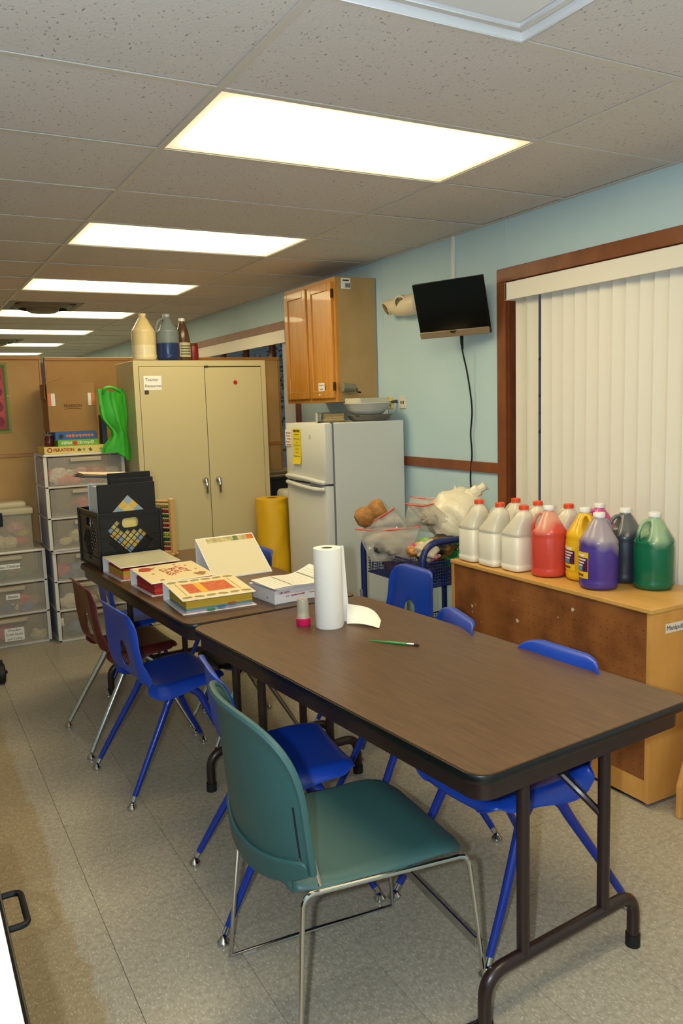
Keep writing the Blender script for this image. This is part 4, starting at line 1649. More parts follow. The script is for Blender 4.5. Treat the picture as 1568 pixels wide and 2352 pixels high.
# ------------------------------------------------------------------ oak wall cabinet
OAK = wood('oak', (184, 122, 44), (204, 144, 60), stretch=(12, 12, 1), scale=4, rough=.35, coat=.2)
OAKS = mat('cabinet_side', (172, 138, 88), .55, c2=(180, 146, 96), nscale=5)
wc = thing('wall_cabinet', 'oak wall cabinet with two panelled doors above the refrigerator', 'cabinet', (2.552, 4.685, 1.530), 0)
WCW, WCH, WCD = .765, .797, .308
B().box(.02, WCD, 0, WCW, 0, WCH, bevel=.001).done('carcass', OAKS, wc, 0)
b = B()
for (a, b_, c, d) in ((0, WCW, 0, .038), (0, WCW, WCH - .038, WCH), (0, .04, .038, WCH - .038), (WCW - .04, WCW, .038, WCH - .038), (WCW / 2 - .038, WCW / 2 + .038, .038, WCH - .038)):
    b.box(0, .02, a, b_, c, d)
b.done('face_frame', OAK, wc, 0)
for y0, y1 in ((.028, WCW / 2 - .016), (WCW / 2 + .016, WCW - .028)):
    z0, z1 = .028, WCH - .028
    st = .05
    b = B()
    b.box(-.018, 0, y0, y0 + st, z0, z1, bevel=.003).box(-.018, 0, y1 - st, y1, z0, z1, bevel=.003)
    b.box(-.018, 0, y0 + st, y1 - st, z0, z0 + st, bevel=.003).box(-.018, 0, y0 + st, y1 - st, z1 - st, z1, bevel=.003)
    dd = b.done('door', OAK, wc, 0)
    B().box(-.010, -.002, y0 + st - .004, y1 - st + .004, z0 + st - .004, z1 - st + .004).done('panel', OAK, dd, 0)
    if y0 < .1:
        for z in (.075, WCH - .13):
            B().box(-.020, -.004, y0 - .009, y0 + .003, z, z + .055, bevel=.002).tube([(-.016, y0 - .006, z), (-.016, y0 - .006, z + .055)], .005, 8).done('hinge', mat('bronze', (70, 52, 34), .4, metal=.7), dd)
        B().box(-.0190, -.0184, .150, .238, .075, .130).done('paper_label', PAPERW, dd, 0)
        LM = frame_M((-.0194, .196, .102), (0, -1, 0), (0, 0, 1))
        lettering('Story and', .0155, INK, dd, LM @ Matrix.Translation((0, .013, 0)))
        lettering('Felt Kits', .0155, INK, dd, LM @ Matrix.Translation((0, -.013, 0)))
        B().box(-.0190, -.0184, .215, .238, .048, .056).done('small_sticker', PAPERW, dd, 0)
B().box(.005, WCD, WCW - .002, WCW + .002, 0, .01).done('edge_trim', OAK, wc, 0)
B().box(WCD - .006, WCD + .0, -.002, .0, 0, WCH).done('blue_paint_edge', mat('paint_edge', (90, 140, 180), .6), wc, 0)
st_ = B().box(.045, .115, -.0014, -.0004, WCH - .075, WCH - .008).done('inventory_sticker', PAPERW, wc, 0)
for k in range(9):
    B().box(.075 + k * .004, .0765 + k * .004 + .0012 * (k % 3), -.0020, -.0014, WCH - .068, WCH - .040).done('barcode_bar', INK, st_, 0)
B().box(.058, .103, -.0020, -.0014, WCH - .026, WCH - .018).done('printed_line', INK, st_, 0)
ps = thing('pencil_sharpener', 'metal crank pencil sharpener on the side of the oak cabinet', 'sharpener', (2.615, 4.684, 1.620), 0)
SHM = mat('sharpener_steel', (136, 132, 116), .35, metal=.35)
B().tube([(0, -.001, 0), (0, -.010, 0)], .030, 18).done('wall_bracket', SHM, ps)
B().tube([(-.040, -.045, .004), (.035, -.045, -.002)], [.028, .025], 20).done('shavings_barrel', SHM, ps)
B().tube([(-.055, -.045, .005), (-.040, -.045, .004)], [.031, .031], 20).done('guide_disc', SHM, ps)
B().tube(fillet([(.035, -.045, -.002), (.050, -.045, -.004), (.055, -.050, -.030), (.075, -.055, -.032)], .008), .006, 8).box(-.01, .01, -.02, -.005, -.02, .02).done('crank', BLACKP, ps)

# ------------------------------------------------------------------ wall fittings
em = thing('emergency_light', 'cream twin head emergency light behind the television', 'emergency light', (XW, 4.27, 2.105), 0)
IVORY = mat('ivory_plastic', (226, 210, 176), .4)
b = B()
b.tube(cat_rom([(-.045, -.17, -.005), (-.050, -.12, -.005), (-.052, -.04, -.005), (-.052, .04, -.002), (-.056, .10, .004), (-.060, .135, .006)], 5),
       [.030, .044, .052, .056, .059, .061, .062, .063, .063, .063, .063, .063, .063, .062, .061, .060, .059, .057, .055, .052, .048, .045, .042, .038, .032, .026], 20)
b.box(-.02, 0, -.15, .10, -.055, .045, bevel=.01)
o = b.done('housing', IVORY, em)
for org, dr in (((-.075, .148, .002), (-.84, .26, -.47)), ((-.088, -.030, .010), (-.92, -.30, -.22))):
    dr = Vector(dr).normalized()
    ax = dr.orthogonal().normalized()
    M = frame_M(org, ax, dr.cross(ax))
    hd = B().lathe([(0, -.055), (.026, -.052), (.040, -.034), (.046, -.008), (.047, .020), (.043, .022), (0, .014)], 24, M=M).done('lamp_head', IVORY, em)
    B().lathe([(0, .0235), (.020, .0235), (.034, .0225), (.041, .0205), (.041, .016), (0, .016)], 24, M=M).done('lens', mat('lens_glass', (190, 180, 150), .15, metal=.6, c2=(110, 104, 84), nscale=60), hd)
rw = thing('cable_raceway', 'white cable raceway running from ceiling down to the television', 'raceway', (XW, 3.83, 1.98), 0)
B().box(-.014, 0, -.012, .012, 0, HC - 1.982, bevel=.003).done('channel', WHITEP, rw, 0)
B().box(-.004, 0, -.014, .014, 0, .02).done('end_cap', WHITEP, rw, 0)

tv = thing('television', 'small black flat screen television tilted on the blue wall', 'television', (2.70, 3.66, 2.012), 0)
Mtv = Matrix.Rotation(R(17.52), 4, 'Z') @ Matrix.Rotation(-.2617, 4, 'Y') @ Matrix.Rotation(.0038, 4, 'X')
tv.rotation_euler = Mtv.to_euler()
GLOSSB = mat('gloss_black', (5, 5, 6), .12)
SILV = mat('champagne_plastic', (150, 132, 104), .35, metal=.3)
tw, th = .230, .152
B().box(0, .022, -tw, tw, -th, th, bevel=.004).done('cabinet', BLACKP, tv, 0)
B().box(-.0015, .001, -tw + .003, tw - .003, -th + .040, th - .003).done('screen', GLOSSB, tv, 0)
sp = B().box(-.004, .020, -tw, tw, -th, -th + .037, bevel=.003).done('speaker_bar', SILV, tv, 0)
B().prism([(.020 * math.cos(a), .014 * math.sin(a)) for a in [PI + PI * k / 12 for k in range(13)]], .002, frame_M((-.0045, 0, -th + .033), (0, -1, 0), (0, 0, 1))).done('sensor_window', GLOSSB, sp, 0)
B().box(.02, .06, -.06, .06, -.06, .06, bevel=.006).done('back_housing', BLACKP, tv, 0)
B().tube([(.05, 0, 0), (.16, .0, -.02)], .018, 10).done('mount_arm', BLACKP, tv)
pc = thing('power_cord', 'black power cord hanging from the television down the wall', 'cord', (2.80, 3.69, 1.85), 0)
cp = [(0, 0, .005), (.0, -.002, -.05), (.03, -.012, -.2), (.043, -.03, -.38), (.046, -.012, -.52), (.046, -.022, -.64), (.046, -.006, -.78), (.044, -.03, -.95), (.03, -.035, -1.05), (.03, -.035, -1.5)]
B().tube(cat_rom(cp, 6), .0045, 8).done('cable', BLACKP, pc)
B().tube([(0, 0, .022), (0, -.001, -.02), (.004, -.003, -.055)], [.010, .009, .005], 10).done('plug', BLACKP, pc)


def outlet(label, y, col, plug):
    t = thing('wall_outlet', label, 'outlet', (XW, y, 1.515), 0)
    m = mat(*col)
    B().box(-.006, 0, -.036, .036, -.058 * .66, .058 * .66, bevel=.002).done('cover_plate', m, t, 0)
    if plug:
        B().lathe([(0, .02), (.014, .018), (.016, 0)], 16, M=frame_M((-.006, -.008, 0), (0, -1, 0), (0, 0, 1))).done('plug', m, t)
        B().tube(cat_rom([(-.022, -.008, -.005), (-.024, -.008, -.04), (-.012, -.004, -.09), (-.008, -.0, -.14)], 5), .0025, 6).done('cord', mat('grey_cord', (140, 150, 140), .5), t)
    else:
        B().box(-.0066, -.0058, .008, .020, -.010, .010).done('switch', INK, t, 0)
        B().box(-.0066, -.0058, -.018, -.003, -.010, .010).done('jack', INK, t, 0)
        for yy in (-.026, .026):
            for z in (-.028, .028):
                B().box(-.0068, -.0058, yy - .002, yy + .002, z - .002, z + .002).done('screw', INK, t, 0)


outlet('yellowed wall outlet with a plug, nearer the refrigerator bowls', 4.540, ('yellowed_plate', (216, 196, 130), .4), True)
outlet('white wall jack plate right of the yellowed outlet', 4.388, ('white_plate', (226, 218, 200), .4), False)

# ------------------------------------------------------------------ low pegboard backed shelf
BIRCH = wood('birch', (196, 140, 68), (212, 158, 84), stretch=(2, 2, 1), scale=5, rough=.4)
BIRCHT = wood('birch_top', (200, 150, 74), (214, 166, 90), stretch=(3, 1, 3), scale=4, rough=.4)


def peg_material():
    m, N, L, b, out = base_mat('pegboard')
    tc = N.new('ShaderNodeTexCoord')
    n1 = N.new('ShaderNodeTexNoise'); n1.inputs['Scale'].default_value = 7; n1.inputs['Detail'].default_value = 8
    L.new(tc.outputs['Object'], n1.inputs['Vector'])
    r1 = N.new('ShaderNodeValToRGB')
    r1.color_ramp.elements[0].position, r1.color_ramp.elements[0].color = .3, lin((108, 60, 24))
    r1.color_ramp.elements[1].position, r1.color_ramp.elements[1].color = .75, lin((158, 98, 48))
    L.new(n1.outputs['Fac'], r1.inputs[0])
    L.new(r1.outputs[0], b.inputs['Base Color'])
    b.inputs['Roughness'].default_value = .55
    return m


PEG = peg_material()
SHX, SHY0, SHY1, SHZ, SHD = 2.312, 1.955, 3.150, .755, .40
shf = thing('low_shelf', 'low wooden shelf unit with brown pegboard back under the window', 'shelf', (SHX, SHY0, 0), 0)
SL_ = SHY1 - SHY0
B().box(-.004, SHD, -.004, SL_ + .004, SHZ - .018, SHZ, bevel=.003).done('top', BIRCHT, shf, 0)
B().box(0, SHD, 0, .02, .016, SHZ - .018, bevel=.001).done('end_panel', BIRCH, shf, 0)
B().box(0, SHD, SL_ - .02, SL_, .016, SHZ - .018, bevel=.001).done('end_panel', BIRCH, shf, 0)
B().box(.004, SHD, .02, SL_ - .02, .10, .118).done('bottom_board', BIRCH, shf, 0)
B().box(.004, SHD - .01, .02, SL_ - .02, .42, .438).done('middle_board', BIRCH, shf, 0)
B().box(.02, SHD - .02, .03, SL_ - .03, .0, .016).done('plinth', BLACKM, shf, 0)
B().box(.003, .015, .02, SL_ - .02, .016, .10).done('kick_board', BIRCH, shf, 0)
# pegboard with drilled holes
holes = []
for i in range(int((SL_ - .06) / .034)):
    for j in range(int((SHZ - .018 - .13) / .034)):
        x, y = .038 + i * .034, .125 + j * .034
        holes.append([(x + .0028 * math.cos(a), y + .0028 * math.sin(a)) for a in [2 * PI * k / 5 for k in range(5)]])
pg = link('pegboard', plate([(.02, .10), (SL_ - .02, .10), (SL_ - .02, SHZ - .018), (.02, SHZ - .018)], holes, .004, frame_M((.005, 0, 0), (0, 1, 0), (0, 0, 1))), PEG, shf)
B().box(.012, .013, .02, SL_ - .02, .10, SHZ - .02).done('hole_backing', DARKG, shf, 0)
rn = random.Random(5)
for k in range(16):
    y, z = rn.uniform(.1, SL_ - .1), rn.uniform(.15, SHZ - .06)
    B().prism(blob2(7, rn.choice([.003, .004, .009]), k, .5), .0006, frame_M((.0028, y, z), (0, -1, 0), (0, 0, 1))).done('paint_speck', mat('paint_speck', (196, 176, 150), .6), pg, 0)
lp = B().box(.075, .235, -.0012, -.0003, .655, .690).done('paper_label', mat('label_paper', (222, 214, 200), .6), shf, 0)
lettering('Manipulatives', .026, INK, lp, frame_M((.079, -.0017, .672), (1, 0, 0), (0, 0, 1)), 'LEFT')

# corner of a wooden book display at the right edge
bk = thing('book_display', 'light wooden book display with curved side at the right edge', 'shelf', (2.345, 1.862, 0), 0)
side = [(0, 0), (.30, 0), (.30, .62), (.24, .62), (.17, .52), (.10, .36), (.03, .20), (.0, .12)]
for y in (0.0, -.90):
    B().prism(side, .022, frame_M((0, y, 0), (1, 0, 0), (0, 0, 1)), bevel=.004).done('side_panel', BIRCH, bk, 0)
B().box(.03, .045, -.90, -.022, .04, .15, bevel=.002).done('front_lip', BIRCH, bk, 0)
B().box(.03, .29, -.90, -.022, .035, .05).done('bottom_board', BIRCH, bk, 0)
B().box(.275, .29, -.90, -.022, .05, .60).done('back_board', BIRCH, bk, 0)

# ------------------------------------------------------------------ blue wire cart
NAVY = mat('navy_enamel', (22, 42, 96), .35)
crt = thing('wire_cart', 'blue tubular cart with wire mesh basket beside the refrigerator', 'cart', (2.47, 3.52, 0), 0)
cx, cy = .27, .285
for sy in (-1, 1):
    B().tube(fillet([(-cx, sy * cy, .06), (-cx, sy * cy, .83), (cx, sy * cy, .83), (cx, sy * cy, .06)], .11, 8), .0165, 12).done('end_frame', NAVY, crt)
    for sx in (-1, 1):
        b = B().lathe([(0, -.012), (.026, -.012), (.03, -.006), (.03, .006), (.026, .012), (0, .012)], 16, M=frame_M((sx * cx, sy * cy, .03), (1, 0, 0), (0, 0, 1)))
        b.tube([(sx * cx, sy * cy, .03), (sx * cx, sy * cy, .07)], .008, 8)
        b.done('caster', RUBBER, crt)


def basket(z0, z1):
    b = B()
    X, Y = cx - .018, cy - .018
    b.tube([(-X, -Y, z1), (X, -Y, z1), (X, Y, z1), (-X, Y, z1)], .005, 6, closed=True)
    b.tube([(-X, -Y, z0), (X, -Y, z0), (X, Y, z0), (-X, Y, z0)], .004, 6, closed=True)
    o = b.done('basket_rim', NAVY, crt)
    w_ = B()

    def wire(p, q):
        w_.tube([p, q], .0017, 4, caps=False)
    n = int(2 * Y / .0145)
    for k in range(1, n):
        y = -Y + 2 * Y * k / n
        wire((-X, y, z0), (-X, y, z1)); wire((X, y, z0), (X, y, z1)); wire((-X, y, z0), (X, y, z0))
    n = int(2 * X / .0145)
    for k in range(1, n):
        x = -X + 2 * X * k / n
        wire((x, -Y, z0), (x, -Y, z1)); wire((x, Y, z0), (x, Y, z1)); wire((x, -Y, z0), (x, Y, z0))
    n = max(2, int((z1 - z0) / .0145))
    for k in range(1, n):
        z = z0 + (z1 - z0) * k / n
        wire((-X, -Y, z), (-X, Y, z)); wire((X, -Y, z), (X, Y, z)); wire((-X, -Y, z), (X, -Y, z)); wire((-X, Y, z), (X, Y, z))
    tag(w_.done('basket_mesh', NAVY, o, 0), kind='stuff')


basket(.600, .725)
basket(.14, .30)
B().box(-cx - .022, -cx - .012, cy - .006, cy + .016, .44, .50, bevel=.002).done('price_tag', mat('grey_tag', (120, 130, 140), .5), crt, 0)


# ------------------------------------------------------------------ bags in the cart
def blob(name, m, parent, c, s, seed, rough=.18, freq=2.2, n=28, rot=(0, 0, 0), pinch=None):
    bm = bmesh.new()
    bmesh.ops.create_icosphere(bm, subdivisions=4, radius=1)
    off = Vector((seed * 3.1, seed * 1.7, seed * .9))
    for v in bm.verts:
        p = v.co.copy()
        d = mnoise.noise(p * freq + off) * rough + mnoise.noise(p * freq * 3.1 + off) * rough * .35
        q = p * (1 + d)
        if pinch:
            q = pinch(q)
        v.co = Vector((q.x * s[0], q.y * s[1], q.z * s[2]))
    me = bpy.data.meshes.new(name)
    M = Matrix.Translation(c) @ Matrix.Rotation(rot[2], 4, 'Z') @ Matrix.Rotation(rot[1], 4, 'Y') @ Matrix.Rotation(rot[0], 4, 'X')
    bm.transform(M)
    bm.to_mesh(me)
    bm.free()
    me.polygons.foreach_set('use_smooth', [True] * len(me.polygons))
    return link(name, me, m, parent)


ZIPF = mat('zip_film', (214, 206, 188), .12, see=.62)
ZIPR = mat('zip_red', (226, 80, 62), .4)


def zip_bag(label, loc, corners, zipedge, bulge, content, seed, cm):
    """corners: 4 points (local) bl, br, tr, tl; the zip runs tl->tr"""
    t = thing('zip_bag', label, 'plastic bag', loc, 0, 'zip bags piled in the wire cart')
    bl, br, tr, tl = [Vector(p) for p in corners]
    nrm = (br - bl).cross(tl - bl).normalized()
    off = Vector((seed, seed * 2.3, 0))

    def side(sg):
        def f(u, v):
            p = (bl.lerp(br, u)).lerp(tl.lerp(tr, u), v)
            k = (math.sin(PI * u) * math.sin(PI * min(1, v * 1.08 + .02))) ** .7 if 0 < u < 1 and v > 0 else 0
            w_ = mnoise.noise(Vector((u * 5, v * 5, sg)) + off) * .012
            return p + nrm * sg * (bulge * k + .001) + nrm * w_ * (1 if 0 < u < 1 else 0)
        return f
    bm = grid_mesh(18, 18, side(1))
    b2_ = grid_mesh(18, 18, side(-1))
    bb = bmesh.new()
    bb.from_mesh(bm)
    bb.from_mesh(b2_)
    me = bpy.data.meshes.new('film')
    bb.to_mesh(me)
    bb.free()
    me.polygons.foreach_set('use_smooth', [True] * len(me.polygons))
    link('film', me, ZIPF, t)
    sagz = [tl.lerp(tr, k / 12) + Vector((0, 0, -.012 * math.sin(PI * k / 12))) + nrm * .004 * math.sin(k) for k in range(13)]
    B().tube(sagz, .0042, 6).done('zip', ZIPR, t)
    if content:
        for k, (u, v, s, m) in enumerate(content):
            p = (bl.lerp(br, u)).lerp(tl.lerp(tr, u), v)
            blob('contents', m, t, p, s, seed + k, .25)
    return t


WICK = mat('wicker', (150, 100, 42), .6, c2=(176, 124, 58), nscale=30, bump=.3, bscale=120)
mk = thing('gourd_pot', 'brown gourd shaped pot at the left of the bag pile', 'pot', (2.205, 3.730, .925), 0)
b = B()
b.lathe([(0, -.085), (.03, -.082), (.052, -.06), (.058, -.03), (.046, .0), (.044, .008), (.056, .030), (.060, .05), (.054, .075), (.045, .082), (.042, .078), (.050, .05), (0, .04)], 28,
        M=Matrix.Rotation(R(65), 4, 'Y') @ Matrix.Rotation(R(15), 4, 'X'))
b.done('pot_body', WICK, mk)
PINKY = mat('pinkish_lining', (206, 180, 176), .5)
GREYC = mat('grey_contents', (150, 140, 120), .6)
DKC = mat('dark_contents', (58, 46, 44), .6)
PINKC = mat('pink_contents', (196, 150, 140), .6)
zip_bag('clear zip bag with red seal hanging off the gourd pot', (2.20, 3.66, .83), [(-.02, .06, -.06), (.16, -.16, -.06), (.05, -.10, .14), (-.02, .11, .03)], 1, .045, [(.5, .4, (.05, .04, .03), PINKC)], 3, None)
zip_bag('clear zip bag with red seal leaning over the cart left side', (2.20, 3.55, .80), [(-.06, .07, -.11), (.08, -.08, -.10), (.10, -.15, .085), (-.10, .16, .055)], 1, .035, [(.6, .35, (.05, .03, .03), GREYC), (.3, .4, (.03, .03, .03), DKC)], 5, None)
zip_bag('zip bag of dark tools with red seal in the middle of the pile', (2.43, 3.55, .90), [(.10, -.06, -.16), (.16, -.22, -.10), (-.02, -.12, .09), (-.07, .07, .08)], 1, .04, [(.5, .2, (.10, .05, .02), DKC), (.4, .6, (.06, .05, .03), GREYC)], 7, None)
zip_bag('pale empty zip bag behind the middle of the pile', (2.58, 3.62, .93), [(.0, -.12, -.14), (-.16, .12, -.10), (-.12, .10, .07), (.06, -.14, .065)], 1, .04, [(.5, .5, (.06, .05, .05), mat('pale_contents', (200, 196, 160), .6))], 9, None)
pb_ = thing('animal_print_bag', 'shiny colourful patterned bag in the cart front', 'plastic bag', (2.33, 3.40, .765), 0)
FOIL = mat('print_foil', (176, 130, 70), .22, c2=(40, 34, 26), nscale=7, nlo=.42, nhi=.58)
blob('pouch', FOIL, pb_, (.05, -.02, .0), (.115, .085, .060), 11, .22, 1.8, rot=(0, -.25, -.7))
for k, (p, c, s) in enumerate((((-.025, -.045, -.005), (206, 190, 160), .048), ((-.015, -.085, -.035), (216, 120, 140), .022), ((-.05, .02, .012), (226, 170, 40), .026), ((-.075, .035, .008), (190, 70, 120), .022),
                               ((-.02, .0, .045), (130, 170, 90), .025), ((.02, -.06, .02), (70, 60, 46), .024), ((.15, -.06, .02), (40, 150, 80), .030), ((-.09, .03, -.012), (196, 130, 60), .026), ((-.05, -.03, -.03), (190, 50, 50), .022))):
    blob('bright_patch', mat('patch_%d_%d' % (c[0], c[1]), c, .25), pb_, (p[0] * .75 + .012, p[1] * .75 - .005, p[2] * .75 + .004), (s * 1.45, s * 1.35, s * 1.1), 20 + k, .3)
gb_ = thing('green_bag', 'bright green plastic bag low in the cart, right of the patterned bag', 'plastic bag', (2.50, 3.34, .70), 0)
blob('film', mat('green_film', (46, 130, 70), .3), gb_, (0, 0, 0), (.08, .06, .05), 31, .3)
B().tube([(.04, .0, .04), (.06, .01, .07), (.09, .0, .075)], [.012, .006, .010], 8).done('knot', MATS['green_film'], gb_)
wb_ = thing('white_bag', 'large crumpled white plastic bag heaped beside the jugs', 'plastic bag', (2.600, 3.475, .905), 0)
WFILM = mat('white_film', (234, 224, 196), .32, bump=.6, bscale=30)
blob('bag_body', WFILM, wb_, (0, 0, -.01), (.160, .168, .154), 41, .17, 1.9)
B().tube(cat_rom([(.03, -.05, .09), (.055, -.07, .125), (.075, -.09, .145), (.10, -.11, .165)], 4), [.045] * 4 + [.034] * 4 + [.022] * 4 + [.030], 10).done('knotted_neck', WFILM, wb_)
B().prism([(0, 0), (.03, .01), (.012, .05)], .002, frame_M((-.02, .02, .118), (1, -.4, 0), (0, 0, 1))).done('bag_ear', WFILM, wb_, 0)
for k, (p, s, c) in enumerate((((2.30, 3.62, .66), .055, (120, 70, 60)), ((2.30, 3.40, .66), .05, (60, 56, 70)), ((2.55, 3.65, .66), .06, (150, 140, 120)), ((2.45, 3.48, .67), .06, (60, 50, 50)))):
    t = thing('craft_bundle', ('reddish brown cloth bundle seen through the cart mesh', 'dark bundle under the patterned bag', 'beige bundle at the back of the cart', 'dark brown bundle in the middle of the cart')[k], 'bundle', p, 0)
    blob('cloth', mat('bundle_%d' % k, c, .8), t, (0, 0, 0), (s * 1.4, s * 1.4, s), 50 + k, .25)

# ------------------------------------------------------------------ yellow paper roll
yr = thing('kraft_roll', 'tall yellow paper roll standing beside the refrigerator', 'paper roll', (2.222, 5.075, 0), 0)
YELP = mat('yellow_kraft', (222, 172, 14), .5, bump=.12, bscale=8)
B().lathe([(.038, .0), (.108, .0), (.110, .004), (.110, .893), (.108, .897), (.038, .897), (.038, 0)], 40).done('roll', YELP, yr)
B().lathe([(.034, .002), (.0385, .002), (.0385, .896), (.034, .896), (.034, .002)], 24).done('core', mat('core_brown', (120, 84, 30), .8), yr)
def ysheet(u, v):
    a = R(120 + 200 * u)
    rr = .1115 + .035 * (1 - v) ** 2 * (0.3 + .7 * abs(math.sin(a * 2.0))) + .006 * mnoise.noise(Vector((u * 6, v * 7, 3)))
    return Vector((rr * math.cos(a), rr * math.sin(a), .02 + .872 * v))
o = link('loose_wrap', grid_mesh(40, 20, ysheet), YELP, yr)
solid(o, .0012, 0)

# clutter between cabinet and fridge
ts = thing('black_file_box', 'black file box behind the yellow roll', 'box', (2.34, 5.40, 0), 0)
B().box(0, .30, 0, .32, 0, .985, bevel=.006).done('body', BLACKM, ts, 0)
B().box(-.005, .305, -.005, .325, .985, 1.005, bevel=.004).done('lid', BLACKM, ts, 0)
for k in range(5):
    t = thing('magazine', ('lowest', 'second lowest', 'middle', 'second highest', 'topmost')[k] + ' magazine of the pile on the black file box', 'magazine', (2.33 + .008 * k, 5.39 + .01 * k, 1.0055 + .0085 * k), 3 * (-1) ** k, 'magazines on the black file box')
    B().box(0, .28, 0, .22, 0, .0075).done('pages', mat('mag_%d' % (k % 3), ((120, 104, 80), (170, 150, 110), (90, 76, 62))[k % 3], .6), t, 0)
    B().box(-.001, .281, -.001, .221, .0076, .0083).done('cover', mat('magc_%d' % (k % 2), ((150, 130, 90), (110, 80, 56))[k % 2], .4), t, 0)
wt = thing('plastic_tub', 'white and blue plastic tub beside the yellow roll top', 'tub', (2.435, 5.20, 0), 0)
B().box(-.09, .09, -.08, .08, 0, .935, bevel=.03, seg=4).done('tub_body', mat('tub_white', (206, 200, 176), .4), wt)
B().box(-.02, .05, -.0835, -.0795, .86, .905, bevel=.004).done('blue_sticker', mat('sticker_blue', (110, 150, 160), .5), wt, 0)

# ------------------------------------------------------------------ plastic drawer towers
FRAMEG = mat('tower_frame', (226, 220, 206), .4)
LILAC = mat('tower_side', (176, 176, 190), .4)
FROST = mat('frosted_drawer', (220, 212, 194), .3, see=.76)
rn2 = random.Random(11)
CONT = [mat('bit_%d' % k, c, .6) for k, c in enumerate(((200, 60, 60), (220, 110, 90), (226, 206, 180), (206, 190, 140), (90, 110, 150), (60, 110, 70), (150, 120, 90), (70, 60, 60), (226, 150, 160), (206, 180, 60)))]


def drawer_tower(label, x0, x1, y, D, zs, lo_frame, contents, labels=None, group=None, z_base=0.0):
    t = thing('drawer_tower', label, 'drawers', ((x0 + x1) / 2, y, z_base), 0)
    h = (x1 - x0) / 2
    top = zs[-1]
    B().box(-h, h, -.01, D, top, top + .016, bevel=.006).done('top', FRAMEG, t, 0)
    for s in (-1, 1):
        for ya, yb in ((0, .026), (D - .03, D)):
            B().box(s * h - (.022 if s > 0 else 0), s * h + (.022 if s < 0 else 0), ya, yb, zs[0], top, bevel=.003).done('corner_post', FRAMEG, t, 0)
        B().box(s * h - (.012 if s > 0 else .004 - .008), s * h + (.012 if s < 0 else .004 - .008), .05, D - .05, zs[0] + .02, top - .01).done('side_panel', LILAC, t, 0)
    for z in zs[:-1]:
        B().box(-h, h, 0, D, z, z + .014, bevel=.003).done('shelf_frame', FRAMEG, t, 0)
    for k in range(len(zs) - 1):
        z0, z1 = zs[k] + .018, zs[k + 1] - .006
        X = h - .026
        b = B()
        # bowed front
        n = 10
        pts = [(-X + 2 * X * i / n, -.012 - .016 * math.sin(PI * i / n)) for i in range(n + 1)]
        pts = pts + [(X, 0), (X - .003, .003)] + [(q[0] * .985, q[1] + .004) for q in pts[::-1]] + [(-X + .003, .003), (-X, 0)]
        b.prism(pts, z1 - z0, Matrix.Translation((0, 0, z0)))
        b.box(-X, -X + .003, 0, D - .03, z0, z1 - .02).box(X - .003, X, 0, D - .03, z0, z1 - .02).box(-X, X, 0, D - .03, z0, z0 + .003)
        d = b.done('drawer', FROST, t, 30)
        B().box(-.10, .10, -.040, -.026, z1 - .030, z1 - .006, bevel=.004).done('drawer_handle', mat('frost_lip', (200, 188, 160), .35, see=.2), d, 0)
        rn3 = random.Random(k * 7 + int(x0 * 100))
        nb, pal = contents[k]
        for q in range(int(nb * 1.8)):
            r = rn3.uniform(.022, .046)
            blob('contents', CONT[rn3.choice(pal)], d, (rn3.uniform(-X + .05, X - .05), .004 + r + .05 * rn3.random(), z0 + r * .9 + rn3.uniform(0, max(.001, (z1 - z0) * .40 - r))), (r * 1.6, r, r * 1.15), q + k * 9 + 60, .35, 1.5)
        if labels and labels[k]:
            s, wd, lx, hgt, lz = labels[k]
            lab = B().box(lx - wd / 2, lx + wd / 2, -.0302, -.0290, z0 + lz, z0 + lz + hgt).done('paper_label', PAPERW, d, 0)
            for i, ln in enumerate(s):
                lettering(ln, .026 if len(s) == 1 else .022, INK, lab, frame_M((lx, -.0306, z0 + lz + hgt * (1 - (i + .5) / len(s))), (1, 0, 0), (0, 0, 1)))
    return t


drawer_tower('tall upper clear drawer tower topped by the game boxes', .822, 1.342, 5.50, .40, [.615, .825, 1.030, 1.236], True,
             [(5, [2, 3, 0]), (3, [0, 7, 1]), (9, [0, 1, 2, 8])])
drawer_tower('lower clear drawer tower under the taller drawers', .835, 1.315, 5.515, .38, [.0, .205, .402, .598], True,
             [(2, [4, 7]), (5, [2, 6, 8]), (6, [5, 4, 3, 0])])
drawer_tower('short clear drawer tower at the left edge with taped labels', .305, .805, 5.600, .36, [.0, .205, .415, .618], True,
             [(3, [0, 6, 3]), (6, [6, 4, 0, 2]), (6, [7, 3, 5, 6])],
             [(['Wooden', 'Craft Sticks', 'and Corks'], .12, .015, .085, .03), (['Beads'], .085, .025, .034, .10), (['Pipe Cleaners'], .13, .02, .034, .09)])
# clear tub with latch
bx = thing('storage_bin', 'clear latching storage bin on the short drawer tower', 'bin', (.545, 5.612, .6355), 0)
CLEAR = mat('clear_bin', (214, 204, 180), .18, see=.72)
b = B()
X, D_ = .192, .28
for (a, c, d, e) in ((-X, X, 0, .004), (-X, X, D_ - .004, D_), (-X, -X + .004, 0, D_), (X - .004, X, 0, D_)):
    b.box(a, c, d, e, 0, .235)
b.box(-X, X, 0, D_, 0, .004)
b.done('bin_body', CLEAR, bx, 0)
B().box(-X - .012, X + .012, -.012, D_ + .012, .235, .275, bevel=.006).box(-X + .02, X - .02, .02, D_ - .02, .27, .315, bevel=.02, seg=3).done('lid', mat('frost_lid', (214, 202, 168), .3, see=.2), bx, 30)
B().box(-.045, .015, -.022, -.010, .165, .255, bevel=.004).box(-.045, .015, -.026, -.018, .205, .215).done('latch', BLACKP, bx, 0)
